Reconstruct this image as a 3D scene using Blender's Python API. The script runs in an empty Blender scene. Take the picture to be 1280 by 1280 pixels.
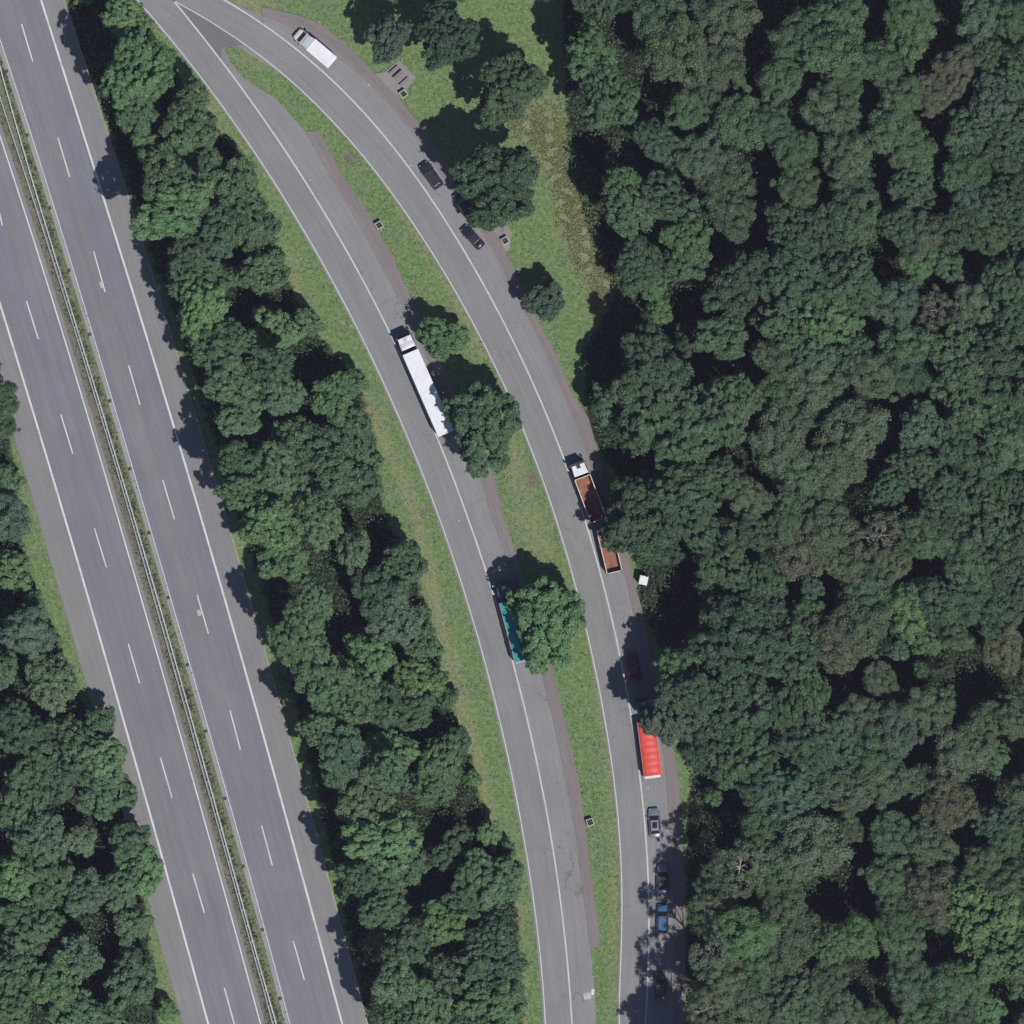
import bpy, bmesh, math, random
import numpy as np
from mathutils import Vector, Matrix
random.seed(7); np.random.seed(7)
S = bpy.context.scene
C = S.collection

# ------------------------------------------------------------ camera, sky, sun, exposure
MPP = 0.12            # metres per photo pixel
HC = 1500.0           # flying height
cam = bpy.data.cameras.new('camera'); camo = bpy.data.objects.new('camera', cam); C.objects.link(camo)
camo.location = (0, 0, HC); cam.sensor_width = 36; cam.lens = 36 * HC / (1280 * MPP)
cam.clip_start = 10; cam.clip_end = 6000
S.camera = camo
SHX, SHY, TAN = -0.635, 0.772, 1.85           # shadow direction on the ground, tan of the sun's elevation
ELEV = math.atan(TAN)
w = bpy.data.worlds.new('World'); S.world = w; w.use_nodes = True
wn = w.node_tree.nodes; wl = w.node_tree.links
sky = wn.new('ShaderNodeTexSky'); sky.sky_type = 'NISHITA'; sky.sun_disc = False
sky.sun_elevation = ELEV; sky.sun_rotation = math.atan2(-SHX, -SHY); sky.air_density = 1.0; sky.dust_density = 0.3; sky.ozone_density = 1.5
wl.new(sky.outputs[0], wn['Background'].inputs[0]); wn['Background'].inputs[1].default_value = 0.06
sun = bpy.data.lights.new('sun', 'SUN'); sun.energy = 3.7; sun.angle = math.radians(0.5); sun.color = (1, 0.97, 0.94)
suno = bpy.data.objects.new('sun', sun); C.objects.link(suno)
ld = Vector((SHX * math.cos(ELEV), SHY * math.cos(ELEV), -math.sin(ELEV)))
suno.rotation_euler = ld.to_track_quat('-Z', 'Y').to_euler(); suno.location = (60, -60, 200)
S.view_settings.view_transform = 'Standard'; S.view_settings.look = 'None'; S.view_settings.gamma = 1
S.view_settings.use_curve_mapping = False; S.view_settings.exposure = 0.0
S.render.engine = 'CYCLES'

def P(px, py, z=0.0):
    k = MPP * (1 - z / HC)
    return Vector(((px - 640) * k, (640 - py) * k, z))

# ------------------------------------------------------------ materials
def srgb(r, g, b):
    f = lambda c: ((c / 255 + 0.055) / 1.055) ** 2.4 if c > 10 else c / 255 / 12.92
    return (f(r), f(g), f(b), 1)

class NT:
    def __init__(s, name):
        s.m = bpy.data.materials.new(name); s.m.use_nodes = True
        s.t = s.m.node_tree; s.b = s.t.nodes['Principled BSDF']
        s.out = s.t.nodes['Material Output']
    def n(s, typ, **kw):
        x = s.t.nodes.new(typ)
        for k, v in kw.items():
            if k.startswith('i_'):
                x.inputs[k[2:].replace('_', ' ')].default_value = v
            else: setattr(x, k, v)
        return x
    def l(s, a, b): s.t.links.new(a, b)
    def noise(s, vec, scale, detail=4, rough=0.6):
        x = s.n('ShaderNodeTexNoise', i_Scale=scale, i_Detail=detail, i_Roughness=rough); s.l(vec, x.inputs['Vector']); return x.outputs['Fac']
    def ramp(s, fac, stops):
        x = s.n('ShaderNodeValToRGB'); s.l(fac, x.inputs[0]); e = x.color_ramp.elements
        e[0].position, e[0].color = stops[0][0], stops[0][1]; e[1].position, e[1].color = stops[-1][0], stops[-1][1]
        for p, c in stops[1:-1]:
            q = e.new(p); q.color = c
        return x.outputs[0]
    def mix(s, fac, a, b, mode='MIX'):
        x = s.n('ShaderNodeMix', data_type='RGBA', blend_type=mode)
        for sock, v in ((x.inputs[0], fac), (x.inputs[6], a), (x.inputs[7], b)):
            if hasattr(v, 'links'): s.l(v, sock)
            elif isinstance(v, (int, float)) : sock.default_value = v
            else: sock.default_value = v
        return x.outputs[2]
    def math(s, op, a, b=0.0, clamp=False):
        x = s.n('ShaderNodeMath', operation=op, use_clamp=clamp)
        for sock, v in ((x.inputs[0], a), (x.inputs[1], b)):
            if hasattr(v, 'links'): s.l(v, sock)
            else: sock.default_value = v
        return x.outputs[0]
    def bump(s, h, strength, dist):
        x = s.n('ShaderNodeBump', i_Strength=strength, i_Distance=dist); s.l(h, x.inputs['Height']); s.l(x.outputs[0], s.b.inputs['Normal'])

def grey(v, t=(1, 1, 1)): return (v * t[0], v * t[1], v * t[2], 1)

def simple(name, col, rough=0.5, metal=0.0, coat=0.0, var=0.12, scale=3.0):
    q = NT(name); tc = q.n('ShaderNodeTexCoord')
    f = q.noise(tc.outputs['Object'], scale, 5)
    lo = tuple(c * (1 - var) for c in col[:3]) + (1,); hi = tuple(min(1, c * (1 + var)) for c in col[:3]) + (1,)
    q.l(q.ramp(f, [(0.3, lo), (0.7, hi)]), q.b.inputs['Base Color'])
    q.b.inputs['Roughness'].default_value = rough; q.b.inputs['Metallic'].default_value = metal
    q.b.inputs['Coat Weight'].default_value = coat
    return q.m

def asphalt(name, base, streak=0.12, warm=(1, 1, 1), blue=0.0, cracks=0.0, stains=0.0):
    """u across the road in metres, v along it, kept in the UV map"""
    q = NT(name); uv = q.n('ShaderNodeUVMap', uv_map='road'); g = q.n('ShaderNodeNewGeometry')
    mp = q.n('ShaderNodeMapping'); mp.inputs['Scale'].default_value = (0.75, 0.02, 1); q.l(uv.outputs[0], mp.inputs[0])
    st = q.noise(mp.outputs[0], 1.0, 3, 0.55)
    mp2 = q.n('ShaderNodeMapping'); mp2.inputs['Scale'].default_value = (2.2, 0.12, 1); q.l(uv.outputs[0], mp2.inputs[0])
    st2 = q.noise(mp2.outputs[0], 1.0, 4, 0.6)
    bl = q.noise(g.outputs['Position'], 0.12, 4, 0.6); fi = q.noise(g.outputs['Position'], 4.0, 6, 0.75)
    b = lambda k: grey(base * k, warm)
    col = q.ramp(st, [(0.3, b(1 - streak)), (0.7, b(1 + streak))])
    if blue:
        mp3 = q.n('ShaderNodeMapping'); mp3.inputs['Scale'].default_value = (0.5, 0.008, 1); mp3.inputs['Location'].default_value = (3, 7, 0); q.l(uv.outputs[0], mp3.inputs[0])
        col = q.mix(q.ramp(q.noise(mp3.outputs[0], 1, 2), [(0.42, (0, 0, 0, 1)), (0.62, (1, 1, 1, 1))]), col, q.mix(1.0, col, (0.98 - blue * .4, 0.97 - blue * .5, 1.04 + blue, 1), 'MULTIPLY'))
    col = q.mix(1.0, col, q.ramp(st2, [(0.3, (0.92, .92, .92, 1)), (0.7, (1.07, 1.07, 1.07, 1))]), 'MULTIPLY')
    col = q.mix(1.0, col, q.ramp(bl, [(0.3, (0.93, .93, .94, 1)), (0.7, (1.06, 1.06, 1.05, 1))]), 'MULTIPLY')
    col = q.mix(1.0, col, q.ramp(fi, [(0.25, (0.84, .84, .84, 1)), (0.75, (1.15, 1.15, 1.15, 1))]), 'MULTIPLY')
    if cracks:
        vo = q.n('ShaderNodeTexVoronoi', feature='DISTANCE_TO_EDGE', i_Scale=0.11)
        di = q.n('ShaderNodeMix', data_type='VECTOR'); di.inputs[0].default_value = 0.12
        nz = q.n('ShaderNodeTexNoise', i_Scale=0.35, i_Detail=5.0); q.l(g.outputs['Position'], nz.inputs['Vector'])
        vm = q.n('ShaderNodeVectorMath', operation='MULTIPLY_ADD'); q.l(nz.outputs['Color'], vm.inputs[0]); vm.inputs[1].default_value = (6, 6, 0); q.l(g.outputs['Position'], vm.inputs[2])
        q.l(vm.outputs[0], vo.inputs['Vector'])
        gate = q.ramp(q.noise(g.outputs['Position'], 0.08, 2), [(0.5, (0, 0, 0, 1)), (0.58, (1, 1, 1, 1))])
        cr = q.ramp(vo.outputs['Distance'], [(0.0, (1, 1, 1, 1)), (0.012, (0, 0, 0, 1))])
        col = q.mix(q.math('MULTIPLY', q.math('MULTIPLY', cr, gate), cracks), col, grey(base * 0.45))
    if stains:
        s1 = q.ramp(q.noise(g.outputs['Position'], 0.55, 3, 0.5), [(0.66, (0, 0, 0, 1)), (0.76, (1, 1, 1, 1))])
        col = q.mix(q.math('MULTIPLY', s1, stains), col, grey(base * 0.5))
        s2 = q.ramp(q.noise(g.outputs['Position'], 1.7, 2, 0.5), [(0.78, (0, 0, 0, 1)), (0.82, (1, 1, 1, 1))])
        col = q.mix(q.math('MULTIPLY', s2, stains), col, grey(base * 2.2))
    q.l(col, q.b.inputs['Base Color']); q.b.inputs['Roughness'].default_value = 0.88; q.b.inputs['Specular IOR Level'].default_value = 0.25
    q.bump(fi, 0.3, 0.01)
    return q.m

def paint(name, v, wear):
    q = NT(name); g = q.n('ShaderNodeNewGeometry')
    f = q.noise(g.outputs['Position'], 5.0, 6, 0.8); f2 = q.noise(g.outputs['Position'], 0.5, 3)
    k = q.math('ADD', q.math('MULTIPLY', f, 0.6), q.math('MULTIPLY', f2, 0.4))
    q.l(q.ramp(k, [(0.5 - wear, grey(v * 0.55)), (0.52, grey(v))]), q.b.inputs['Base Color']); q.b.inputs['Roughness'].default_value = 0.7
    return q.m

M = {}
M['motorway'] = asphalt('motorway_asphalt', 0.203, 0.075, (1, 1.0, 1.04), blue=0.03)
M['shoulder'] = asphalt('shoulder_asphalt', 0.225, 0.05, (1.025, 1.0, 1.0), stains=0.08)
M['slip'] = asphalt('slip_asphalt', 0.23, 0.06, (1.01, 1.0, 1.01), cracks=0.4, stains=0.18)
M['bay'] = asphalt('bay_asphalt', 0.24, 0.05, (1.02, 1.0, 1.02), cracks=0.6, stains=0.6)
M['gore'] = asphalt('gore_asphalt', 0.172, 0.05, (1.04, 0.98, 1.0), stains=0.3)
M['paving'] = asphalt('brown_paving', 0.20, 0.08, (1.11, 0.97, 0.95), stains=0.25)
M['concrete'] = asphalt('pale_concrete_gutter', 0.29, 0.08, (1.02, 1, 1.0))
M['pad'] = asphalt('pale_paving', 0.25, 0.08, (1.05, 0.99, 0.94), stains=0.3)
M['kerb'] = simple('kerb_concrete', (0.2, 0.185, 0.18), 0.85, var=0.2, scale=1.5)
M['edging'] = simple('cream_edging', (0.36, 0.33, 0.27), 0.85, var=0.3, scale=2)
M['line'] = paint('worn_white_paint', 0.56, 0.2)
M['line_bright'] = paint('white_paint', 0.66, 0.16)
M['line_dull'] = paint('dull_white_paint', 0.46, 0.12)
M['soil'] = simple('median_soil', (0.15, 0.125, 0.11), 0.95, var=0.3, scale=0.8)
M['steel'] = simple('galvanised_steel', (0.52, 0.55, 0.58), 0.45, 0.3, var=0.15, scale=0.5)
M['drain'] = simple('drain_iron', (0.05, 0.05, 0.05), 0.8)

# ground
q = NT('grass_ground'); g = q.n('ShaderNodeNewGeometry'); pos = g.outputs['Position']
ad = q.n('ShaderNodeAttribute', attribute_name='dry').outputs['Fac']; aw = q.n('ShaderNodeAttribute', attribute_name='wood').outputs['Fac']
asol = q.n('ShaderNodeAttribute', attribute_name='soil').outputs['Fac']
n1 = q.noise(pos, 0.22, 5, 0.65); n2 = q.noise(pos, 1.6, 6, 0.75); n3 = q.noise(pos, 6.0, 4, 0.8); n4 = q.noise(pos, 0.7, 4, 0.7)
green = q.ramp(n2, [(0.25, (0.07, 0.12, 0.045, 1)), (0.5, (0.145, 0.222, 0.095, 1)), (0.75, (0.31, 0.34, 0.18, 1))])
dry = q.ramp(n2, [(0.25, (0.12, 0.155, 0.07, 1)), (0.5, (0.245, 0.25, 0.135, 1)), (0.75, (0.33, 0.30, 0.21, 1))])
fd = q.math('ADD', q.math('MULTIPLY', ad, 0.9), q.math('MULTIPLY', q.math('SUBTRACT', n1, 0.5), 1.3))
fd = q.math('ADD', fd, q.math('MULTIPLY', q.math('SUBTRACT', n4, 0.5), 1.3), True)
col = q.mix(fd, green, dry)
col = q.mix(q.math('MULTIPLY', asol, 1.0, True), col, q.ramp(n2, [(0.3, (0.12, 0.108, 0.085, 1)), (0.7, (0.23, 0.21, 0.175, 1))]))
col = q.mix(1.0, col, q.ramp(n3, [(0.32, (0.6, .63, .58, 1)), (0.68, (1.45, 1.42, 1.4, 1))]), 'MULTIPLY')
floor_ = q.ramp(n2, [(0.3, (0.018, 0.024, 0.014, 1)), (0.7, (0.045, 0.055, 0.03, 1))])  # floor colour pushed nearly black, standing in for shade beneath the crowns
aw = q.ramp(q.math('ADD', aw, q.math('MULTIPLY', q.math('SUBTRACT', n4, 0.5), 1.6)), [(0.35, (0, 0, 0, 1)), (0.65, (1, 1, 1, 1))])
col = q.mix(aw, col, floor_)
q.l(col, q.b.inputs['Base Color']); q.b.inputs['Roughness'].default_value = 0.95; q.b.inputs['Specular IOR Level'].default_value = 0.1
q.bump(q.math('ADD', n2, n3), 0.8, 0.12)
M['grass'] = q.m

# thin summer air between the ground and the camera
bmh = bmesh.new(); bmesh.ops.create_cube(bmh, size=1.0)
for v_ in bmh.verts: v_.co = Vector((v_.co.x * 2600, v_.co.y * 2600, -1.2 if v_.co.z < 0 else 1530.0))
meh = bpy.data.meshes.new('haze'); bmh.to_mesh(meh); bmh.free()
mh = bpy.data.materials.new('thin_air'); mh.use_nodes = True; mh.node_tree.nodes.remove(mh.node_tree.nodes['Principled BSDF'])
pv = mh.node_tree.nodes.new('ShaderNodeVolumePrincipled'); pv.inputs['Color'].default_value = (0.70, 0.66, 1.0, 1); pv.inputs['Density'].default_value = 2.5e-5
mh.node_tree.links.new(pv.outputs[0], mh.node_tree.nodes['Material Output'].inputs['Volume']); meh.materials.append(mh)
oh = bpy.data.objects.new('haze', meh); C.objects.link(oh); oh['kind'] = 'stuff'; oh['label'] = 'thin bluish summer haze in the air over the whole place'

def leafmat(name, base, trans=0.25, var=0.35, gloss=0.55):
    q = NT(name); oi = q.n('ShaderNodeObjectInfo'); g = q.n('ShaderNodeNewGeometry')
    v = q.n('ShaderNodeAttribute', attribute_name='v').outputs['Fac']
    nz = q.noise(g.outputs['Position'], 0.45, 3, 0.6)
    k = q.math('ADD', q.math('MULTIPLY', v, 0.65), q.math('MULTIPLY', nz, 0.35))
    col = q.ramp(k, [(0.15, tuple(c * (1 - var) for c in base) + (1,)), (0.5, tuple(base) + (1,)), (0.9, (base[0] * (1 + var * 1.25), base[1] * (1 + var), base[2] * (1 + var), 1))])
    col = q.mix(1.0, col, oi.outputs['Color'], 'MULTIPLY')
    q.l(col, q.b.inputs['Base Color']); q.b.inputs['Roughness'].default_value = gloss; q.b.inputs['Specular IOR Level'].default_value = 0.35
    tr = q.n('ShaderNodeBsdfTranslucent'); q.l(q.mix(1.0, col, (0.85, 1.15, 0.6, 1), 'MULTIPLY'), tr.inputs[0])
    mx = q.n('ShaderNodeMixShader'); mx.inputs[0].default_value = trans
    q.l(q.b.outputs[0], mx.inputs[1]); q.l(tr.outputs[0], mx.inputs[2]); q.l(mx.outputs[0], q.out.inputs['Surface'])
    return q.m
M['leaf'] = leafmat('foliage', (0.110, 0.178, 0.104))
M['tuft'] = leafmat('grass_blades', (0.19, 0.24, 0.12), 0.25, 0.55)
M['bark'] = simple('bark', (0.10, 0.085, 0.07), 0.9, var=0.3, scale=2)
M['deadwood'] = simple('bleached_wood', (0.42, 0.38, 0.32), 0.85, var=0.25, scale=1)

# ------------------------------------------------------------ object helpers
def tag(o, label=None, cat=None, group=None, kind=None):
    if label: o['label'] = label
    if cat: o['category'] = cat
    if group: o['group'] = group
    if kind: o['kind'] = kind
    return o
def empty(name, loc, rz=0.0):
    o = bpy.data.objects.new(name, None); o.location = loc; o.rotation_euler = (0, 0, rz); o.empty_display_size = 0.3
    C.objects.link(o); return o
def link(name, me, mat=None, parent=None, loc=(0, 0, 0)):
    o = bpy.data.objects.new(name, me)
    if mat is not None and not me.materials: me.materials.append(mat)
    o.location = loc
    if parent is not None: o.parent = parent
    C.objects.link(o); return o
def bobj(name, bm, mat, parent=None, loc=(0, 0, 0), bevel=0.0, seg=2, smooth=False):
    if bevel: bmesh.ops.bevel(bm, geom=list(bm.edges), offset=bevel, segments=seg, affect='EDGES', profile=0.5)
    bmesh.ops.recalc_face_normals(bm, faces=bm.faces)
    me = bpy.data.meshes.new(name); bm.to_mesh(me); bm.free()
    if smooth: me.polygons.foreach_set('use_smooth', [True] * len(me.polygons))
    return link(name, me, mat, parent, loc)
def hexa(bm, pts):
    v = [bm.verts.new(p) for p in pts]
    for f in ((0, 3, 2, 1), (4, 5, 6, 7), (0, 1, 5, 4), (1, 2, 6, 5), (2, 3, 7, 6), (3, 0, 4, 7)): bm.faces.new([v[i] for i in f])
def box(bm, x0, x1, y0, y1, z0, z1, tx0=0, tx1=0, ty=0):
    """tx0/tx1/ty pull the top in"""
    hexa(bm, [(x0, y0, z0), (x1, y0, z0), (x1, y1, z0), (x0, y1, z0),
              (x0 + tx0, y0 + ty, z1), (x1 - tx1, y0 + ty, z1), (x1 - tx1, y1 - ty, z1), (x0 + tx0, y1 - ty, z1)])
def quadplate(bm, a, b, c, d, t):
    """a thin plate from four corners, thickness t along its normal"""
    a, b, c, d = map(Vector, (a, b, c, d)); n = (b - a).cross(d - a).normalized() * t
    hexa(bm, [a, b, c, d, a + n, b + n, c + n, d + n])
def cyl(bm, p0, p1, r, n=14, r2=None):
    p0, p1 = Vector(p0), Vector(p1); d = p1 - p0; r2 = r if r2 is None else r2
    m = Matrix.Translation((p0 + p1) / 2) @ d.to_track_quat('Z', 'Y').to_matrix().to_4x4()
    bmesh.ops.create_cone(bm, cap_ends=True, segments=n, radius1=r, radius2=r2, depth=d.length, matrix=m)
def newbm(): return bmesh.new()
def B(*a, **k):
    bm = newbm(); box(bm, *a, **k); return bm
def copy_tree(o, parent=None):
    c = o.copy(); C.objects.link(c); c.parent = parent
    for ch in list(o.children): copy_tree(ch, c)
    return c

# ------------------------------------------------------------ lines of the roads in photo pixels, x as a function of y
def fit(pts, deg):
    a = np.array(pts, float); u = (a[:, 1] - 640) / 700.0
    co = np.polyfit(u, a[:, 0], deg); d = np.polyder(co)
    lo, hi = max(-0.92, u.min()), min(0.93, u.max())
    def f(y):
        t = (np.asarray(y, float) - 640) / 700.0; tc = np.clip(t, lo, hi)
        return np.polyval(co, tc) + np.polyval(d, tc) * (t - tc)
    return f
def lin(pts, win=24):
    a = np.array(sorted(pts, key=lambda p: p[1]), float)
    e0 = a[0] - (a[1] - a[0]) / max(1e-3, a[1, 1] - a[0, 1]) * 200; e1 = a[-1] + (a[-1] - a[-2]) / max(1e-3, a[-1, 1] - a[-2, 1]) * 200
    a = np.vstack([e0, a, e1]); ys = np.arange(-120, 1421, 2.0); xs = np.interp(ys, a[:, 1], a[:, 0])
    k = max(1, int(win / 2)); pad = np.pad(xs, k, mode='edge'); xs = np.convolve(pad, np.ones(2 * k + 1) / (2 * k + 1), 'valid')
    return lambda y: np.interp(y, ys, xs)
def off(f, d): return lambda y: f(y) + d

R_edge = fit([(51,0),(75,75),(96,140),(117.5,207),(151,320),(175,392),(197,470),(217,535),(235,590),(249,640),(272,715),(295,795),(320,887),(340,960),(362,1040),(385,1120),(406,1200),(428,1280)], 4)
R_in = fit([(0,50),(15,92),(27,132),(52,212),(72,275),(85,320),(112,402),(140,495),(162,565),(182,640),(207,735),(235,825),(255,895),(274,960),(295,1025),(320,1122),(341,1200),(362,1280)], 4)
L_in = fit([(0,170),(15,215),(32,270),(49,320),(71,395),(92,460),(112,530),(130,585),(145,640),(172,732),(195,812),(217,890),(236,960),(257,1030),(277,1100),(300,1185),(320,1260)], 4)
L_out = fit([(0,377),(17,440),(37,500),(55,560),(79,640),(100,712),(117,767),(140,850),(160,922),(171,960),(190,1030),(210,1095),(230,1167),(260,1280)], 3)
R_pav = fit([(80,0),(135,175),(165,262),(184,320),(222,445),(250,532),(279,640),(302,717),(320,775),(342,855),(371,960),(390,1027),(415,1110),(437,1192),(457,1278)], 3)
L_pav = fit([(19,548),(46,642),(70,725),(92,802),(112,865),(192,1152),(210,1210),(228,1278)], 2)
railR = fit([(0,82),(22,160),(47,250),(68,320),(87.5,382),(103,427),(124,502),(143,560),(165,637),(194,740),(217,820),(239,900),(257,960),(277,1035),(302,1122),(322,1195),(345,1280)], 4)
railL0 = fit([(2,130),(20,180),(45,260),(64,320),(83.5,382),(99,427),(120,502),(139,560),(161,637),(190,740),(213,820),(235,900),(253,960),(273,1035),(298,1122),(318,1195),(341,1280)], 5)
railL = lambda y: np.minimum(railL0(y), railR(y) - 3.6)
L1 = fit([(172,0),(215,52),(240,82),(260,110),(295,152),(320,193),(352,245),(397,320),(420,357),(440,397),(465,447),(485,492),(505,537),(527,585),(546,640),(570,705),(590,772),(607,835),(620,882),(637,957),(655,1040),(665,1107),(672,1172),(677,1217),(682,1280)], 6)
S1 = fit([(216,0),(246,37),(280,80),(320,135),(345,170),(377,220),(395,250),(412,277),(435,320),(455,352),(470,380),(485,410),(550,555),(570,602),(581,640),(597,685),(612,732),(638,812),(652,872),(672,960),(685,1015),(697,1105),(705,1165),(712,1235),(715,1280)], 6)
C1 = lin([(278,58),(288,76),(300,95),(320,109),(342,120),(360,140),(380,162),(400,197),(420,232),(440,265),(465,310),(500,375),(548,478),(590,565),(603,603),(613,640),(630,687),(655,760),(677,842),(690,892),(704,960),(720,1042),(727,1100),(737,1177),(742,1222),(745,1280)], 10)
W1 = lin([(392,152),(395,160),(410,185),(430,222),(450,250),(470,282),(490,320),(510,365),(560,470),(605,565),(620,602),(628,640),(640,677),(665,750),(692,840),(705,895),(720,960),(732,1035),(740,1100),(749,1165),(750,1187)], 10)
L2 = fit([(217,1),(262,27),(320,65),(352,90),(385,120),(420,157),(450,192),(480,230),(510,270),(544,320),(567,360),(592,402),(612,445),(630,480),(640,505),(660,550),(675,592),(691,640),(707,690),(722,745),(736,792),(747,847),(756,895),(765,960),(772,1025),(776,1090),(778,1150),(776,1215),(774,1280)], 7)
S2 = fit([(280,0),(320,24),(352,47),(380,70),(420,105),(450,136),(480,170),(510,207),(537,245),(560,280),(582,320),(607,360),(640,422),(660,465),(677,505),(692,542),(705,572),(728,640),(747,707),(762,760),(772,802),(780,845),(787,890),(799,965),(805,1020),(810,1080),(811,1145),(810,1210),(807,1280)], 7)
C2 = lin([(284,0),(322,18),(340,23),(380,42),(427,75),(460,102),(490,135),(520,170),(537,197),(562,232),(587,268),(605,295),(620,320),(660,397),(677,432),(697,475),(712,510),(732,560),(782,722),(827,925),(832,960),(836,1010),(842,1100),(843,1280)], 12)
W2 = lin([(330,9),(370,17),(402,30),(432,55),(455,77),(470,94),(488,112),(505,130),(522,152),(560,205),(600,262),(622,295),(640,330),(672,400),(692,435),(715,492),(735,520),(747,562),(795,730),(840,932),(847,960),(851,1010),(856,1100),(857,1280)], 8)

EXCL = []      # (fl, fr, y0, y1) where no grass grows
def strip(name, fl, fr, y0, y1, z, mat, thick=0.05, step=4, across=1, parent=None, structure=True, ex=True, vlen=None):
    ys = np.arange(y0, y1 + 0.01, step); xl = fl(ys); xr = fr(ys); n = len(ys)
    mid = (xl + xr) / 2; seg = np.hypot(np.diff(mid), np.diff(ys)) * MPP; v = np.concatenate([[0], np.cumsum(seg)])
    k = across + 1; verts = []; uvs = []
    for i in range(n):
        for j in range(k):
            t = j / across; x = xl[i] * (1 - t) + xr[i] * t
            p = P(x, ys[i], z); verts.append((p.x, p.y, z)); uvs.append(((x - (xl[i] + xr[i]) / 2) * MPP, v[i]))
    base = n * k
    for i in range(n):
        for x in (xl[i], xr[i]):
            p = P(x, ys[i], z); verts.append((p.x, p.y, z - thick)); uvs.append((0, v[i]))
    faces = []
    for i in range(n - 1):
        for j in range(across): faces.append((i * k + j, (i + 1) * k + j, (i + 1) * k + j + 1, i * k + j + 1))
        a, b = base + 2 * i, base + 2 * i + 2
        faces.append((i * k, a, b, (i + 1) * k)); faces.append((i * k + across, (i + 1) * k + across, b + 1, a + 1))
    faces.append(tuple(range(k)) + (base + 1, base)); e = (n - 1) * k
    faces.append((base + 2 * n - 2, base + 2 * n - 1) + tuple(range(e + across, e - 1, -1)))
    me = bpy.data.meshes.new(name); me.from_pydata(verts, [], faces)
    uvl = me.uv_layers.new(name='road'); li = np.zeros(len(me.loops), np.int32); me.loops.foreach_get('vertex_index', li)
    uvl.data.foreach_set('uv', np.array(uvs, np.float32)[li].ravel())
    o = link(name, me, mat, parent)
    if structure and parent is None: o['kind'] = 'structure'
    if ex: EXCL.append((fl, fr, y0, y1))
    return o

Y0, Y1 = -110, 1390
Z = 0.03
strip('motorway_carriageway', off(L_pav, 0), off(L_in, 5), Y0, Y1, Z, M['motorway'], across=2)
strip('motorway_carriageway', off(R_in, -1), off(R_pav, 0), Y0, Y1, Z, M['motorway'], across=2)
strip('hard_shoulder', off(L_pav, .3), off(L_out, 0), Y0, Y1, Z + .004, M['shoulder'])
strip('hard_shoulder', off(R_edge, 0), off(R_pav, -.3), Y0, Y1, Z + .004, M['shoulder'])
strip('concrete_gutter', off(R_in, -6.0), off(R_in, -1.2), Y0, Y1, Z + .004, M['concrete'])
strip('concrete_gutter', off(L_in, 1.6), off(L_in, 6.0), Y0, Y1, Z + .004, M['shoulder'])
strip('edging_kerb', off(R_pav, -.3), off(R_pav, 1.1), Y0, Y1, 0.10, M['edging'], 0.15)
strip('edging_kerb', off(L_pav, -1.0), off(L_pav, .3), Y0, Y1, 0.07, M['kerb'], 0.12)
# slip roads
strip('slip_road', off(L1, -3.2), lambda y: np.where(np.asarray(y) < 58, L2(y) + 4, C1(y)), Y0, Y1, Z, M['slip'], across=2)
strip('slip_road', lambda y: L2(y) - 2.6 - 11 * np.clip((92 - np.asarray(y)) / 34, 0, 1), off(C2, 0), Y0, Y1, Z + .004, M['slip'], across=2)
strip('parking_lane', off(S1, 0), off(C1, -.3), 84, Y1, Z + .008, M['bay'])
strip('parking_lane', off(S2, 0), off(C2, -.3), 18, Y1, Z + .008, M['bay'])
strip('gore_area', off(S1, 1), lambda y: np.minimum(L2(y) - .8, np.where(np.asarray(y) < 57, 9999, 277)), 4, 74, Z + .008, M['gore'])
strip('footpath', off(C1, 1), off(W1, 0), 164, 1187, 0.12, M['paving'], 0.15)
strip('footpath', lambda y: np.where(np.asarray(y) < 23, 327.0, C2(y) + 1), off(W2, 0), 9, Y1, 0.12, M['paving'], 0.15, step=2)
strip('kerb', off(C1, -.2), off(C1, 1.0), 150, 1190, 0.135, M['kerb'], 0.16)
strip('kerb', off(C2, -.2), off(C2, 1.0), 24, Y1, 0.135, M['kerb'], 0.16)

# painted lines
def wline(f, wd, mat='line', y0=Y0, y1=Y1, name='edge_line'):
    # width measured square to the line
    def half(y, s):
        d = (f(np.asarray(y, float) + 1) - f(np.asarray(y, float) - 1)) / 2
        return f(y) + s * wd / 2 * np.sqrt(1 + d * d)
    strip(name, lambda y: half(y, -1), lambda y: half(y, 1), y0, y1, Z + .014, M[mat], 0.004, ex=False)
wline(R_edge, 2.4, 'line_bright'); wline(R_in, 1.3, 'line'); wline(L_in, 1.6, 'line_bright'); wline(L_out, 2.4, 'line_bright')
wline(L1, 1.3); wline(S1, 1.9, 'line', y0=0); wline(L2, 1.3, y0=0); wline(S2, 1.9)
wline(off(S1, -.2), 2.2, 'line', Y0, 1, name='edge_line')
Rl = lambda y: R_in(y) * .5 + R_edge(y) * .5
def dash(x0, y0, x1, y1):
    d = Vector((x1 - x0, y1 - y0)).normalized(); s = Vector((-d.y, d.x)) * 0.75
    pts = [P(x0 + s.x, y0 + s.y), P(x1 + s.x, y1 + s.y), P(x1 - s.x, y1 - s.y), P(x0 - s.x, y0 - s.y)]
    bm = newbm(); zz = Z + .012
    hexa(bm, [(p.x, p.y, zz - .004) for p in pts] + [(p.x, p.y, zz + .004) for p in pts])
    o = bobj('lane_dash', bm, M['line_bright']); o['kind'] = 'structure'
for d in [(27,30,41,77),(72.5,172,87,221),(117,314,131.5,365),(161,457,175,506),(203.5,600,218,649),(246.5,744,260.5,792),(287.5,888,300.5,937),(327,1032,340.5,1082),(366.5,1176,380.5,1225),
          (-11,222,3,282),(33,376,48,424),(76,518,91,567),(118,660,133,709),(160.5,805,174.5,854),(200.5,947,215,997),(241,1092,255.5,1141),(280.5,1235,294,1284)]:
    dash(*d)

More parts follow.
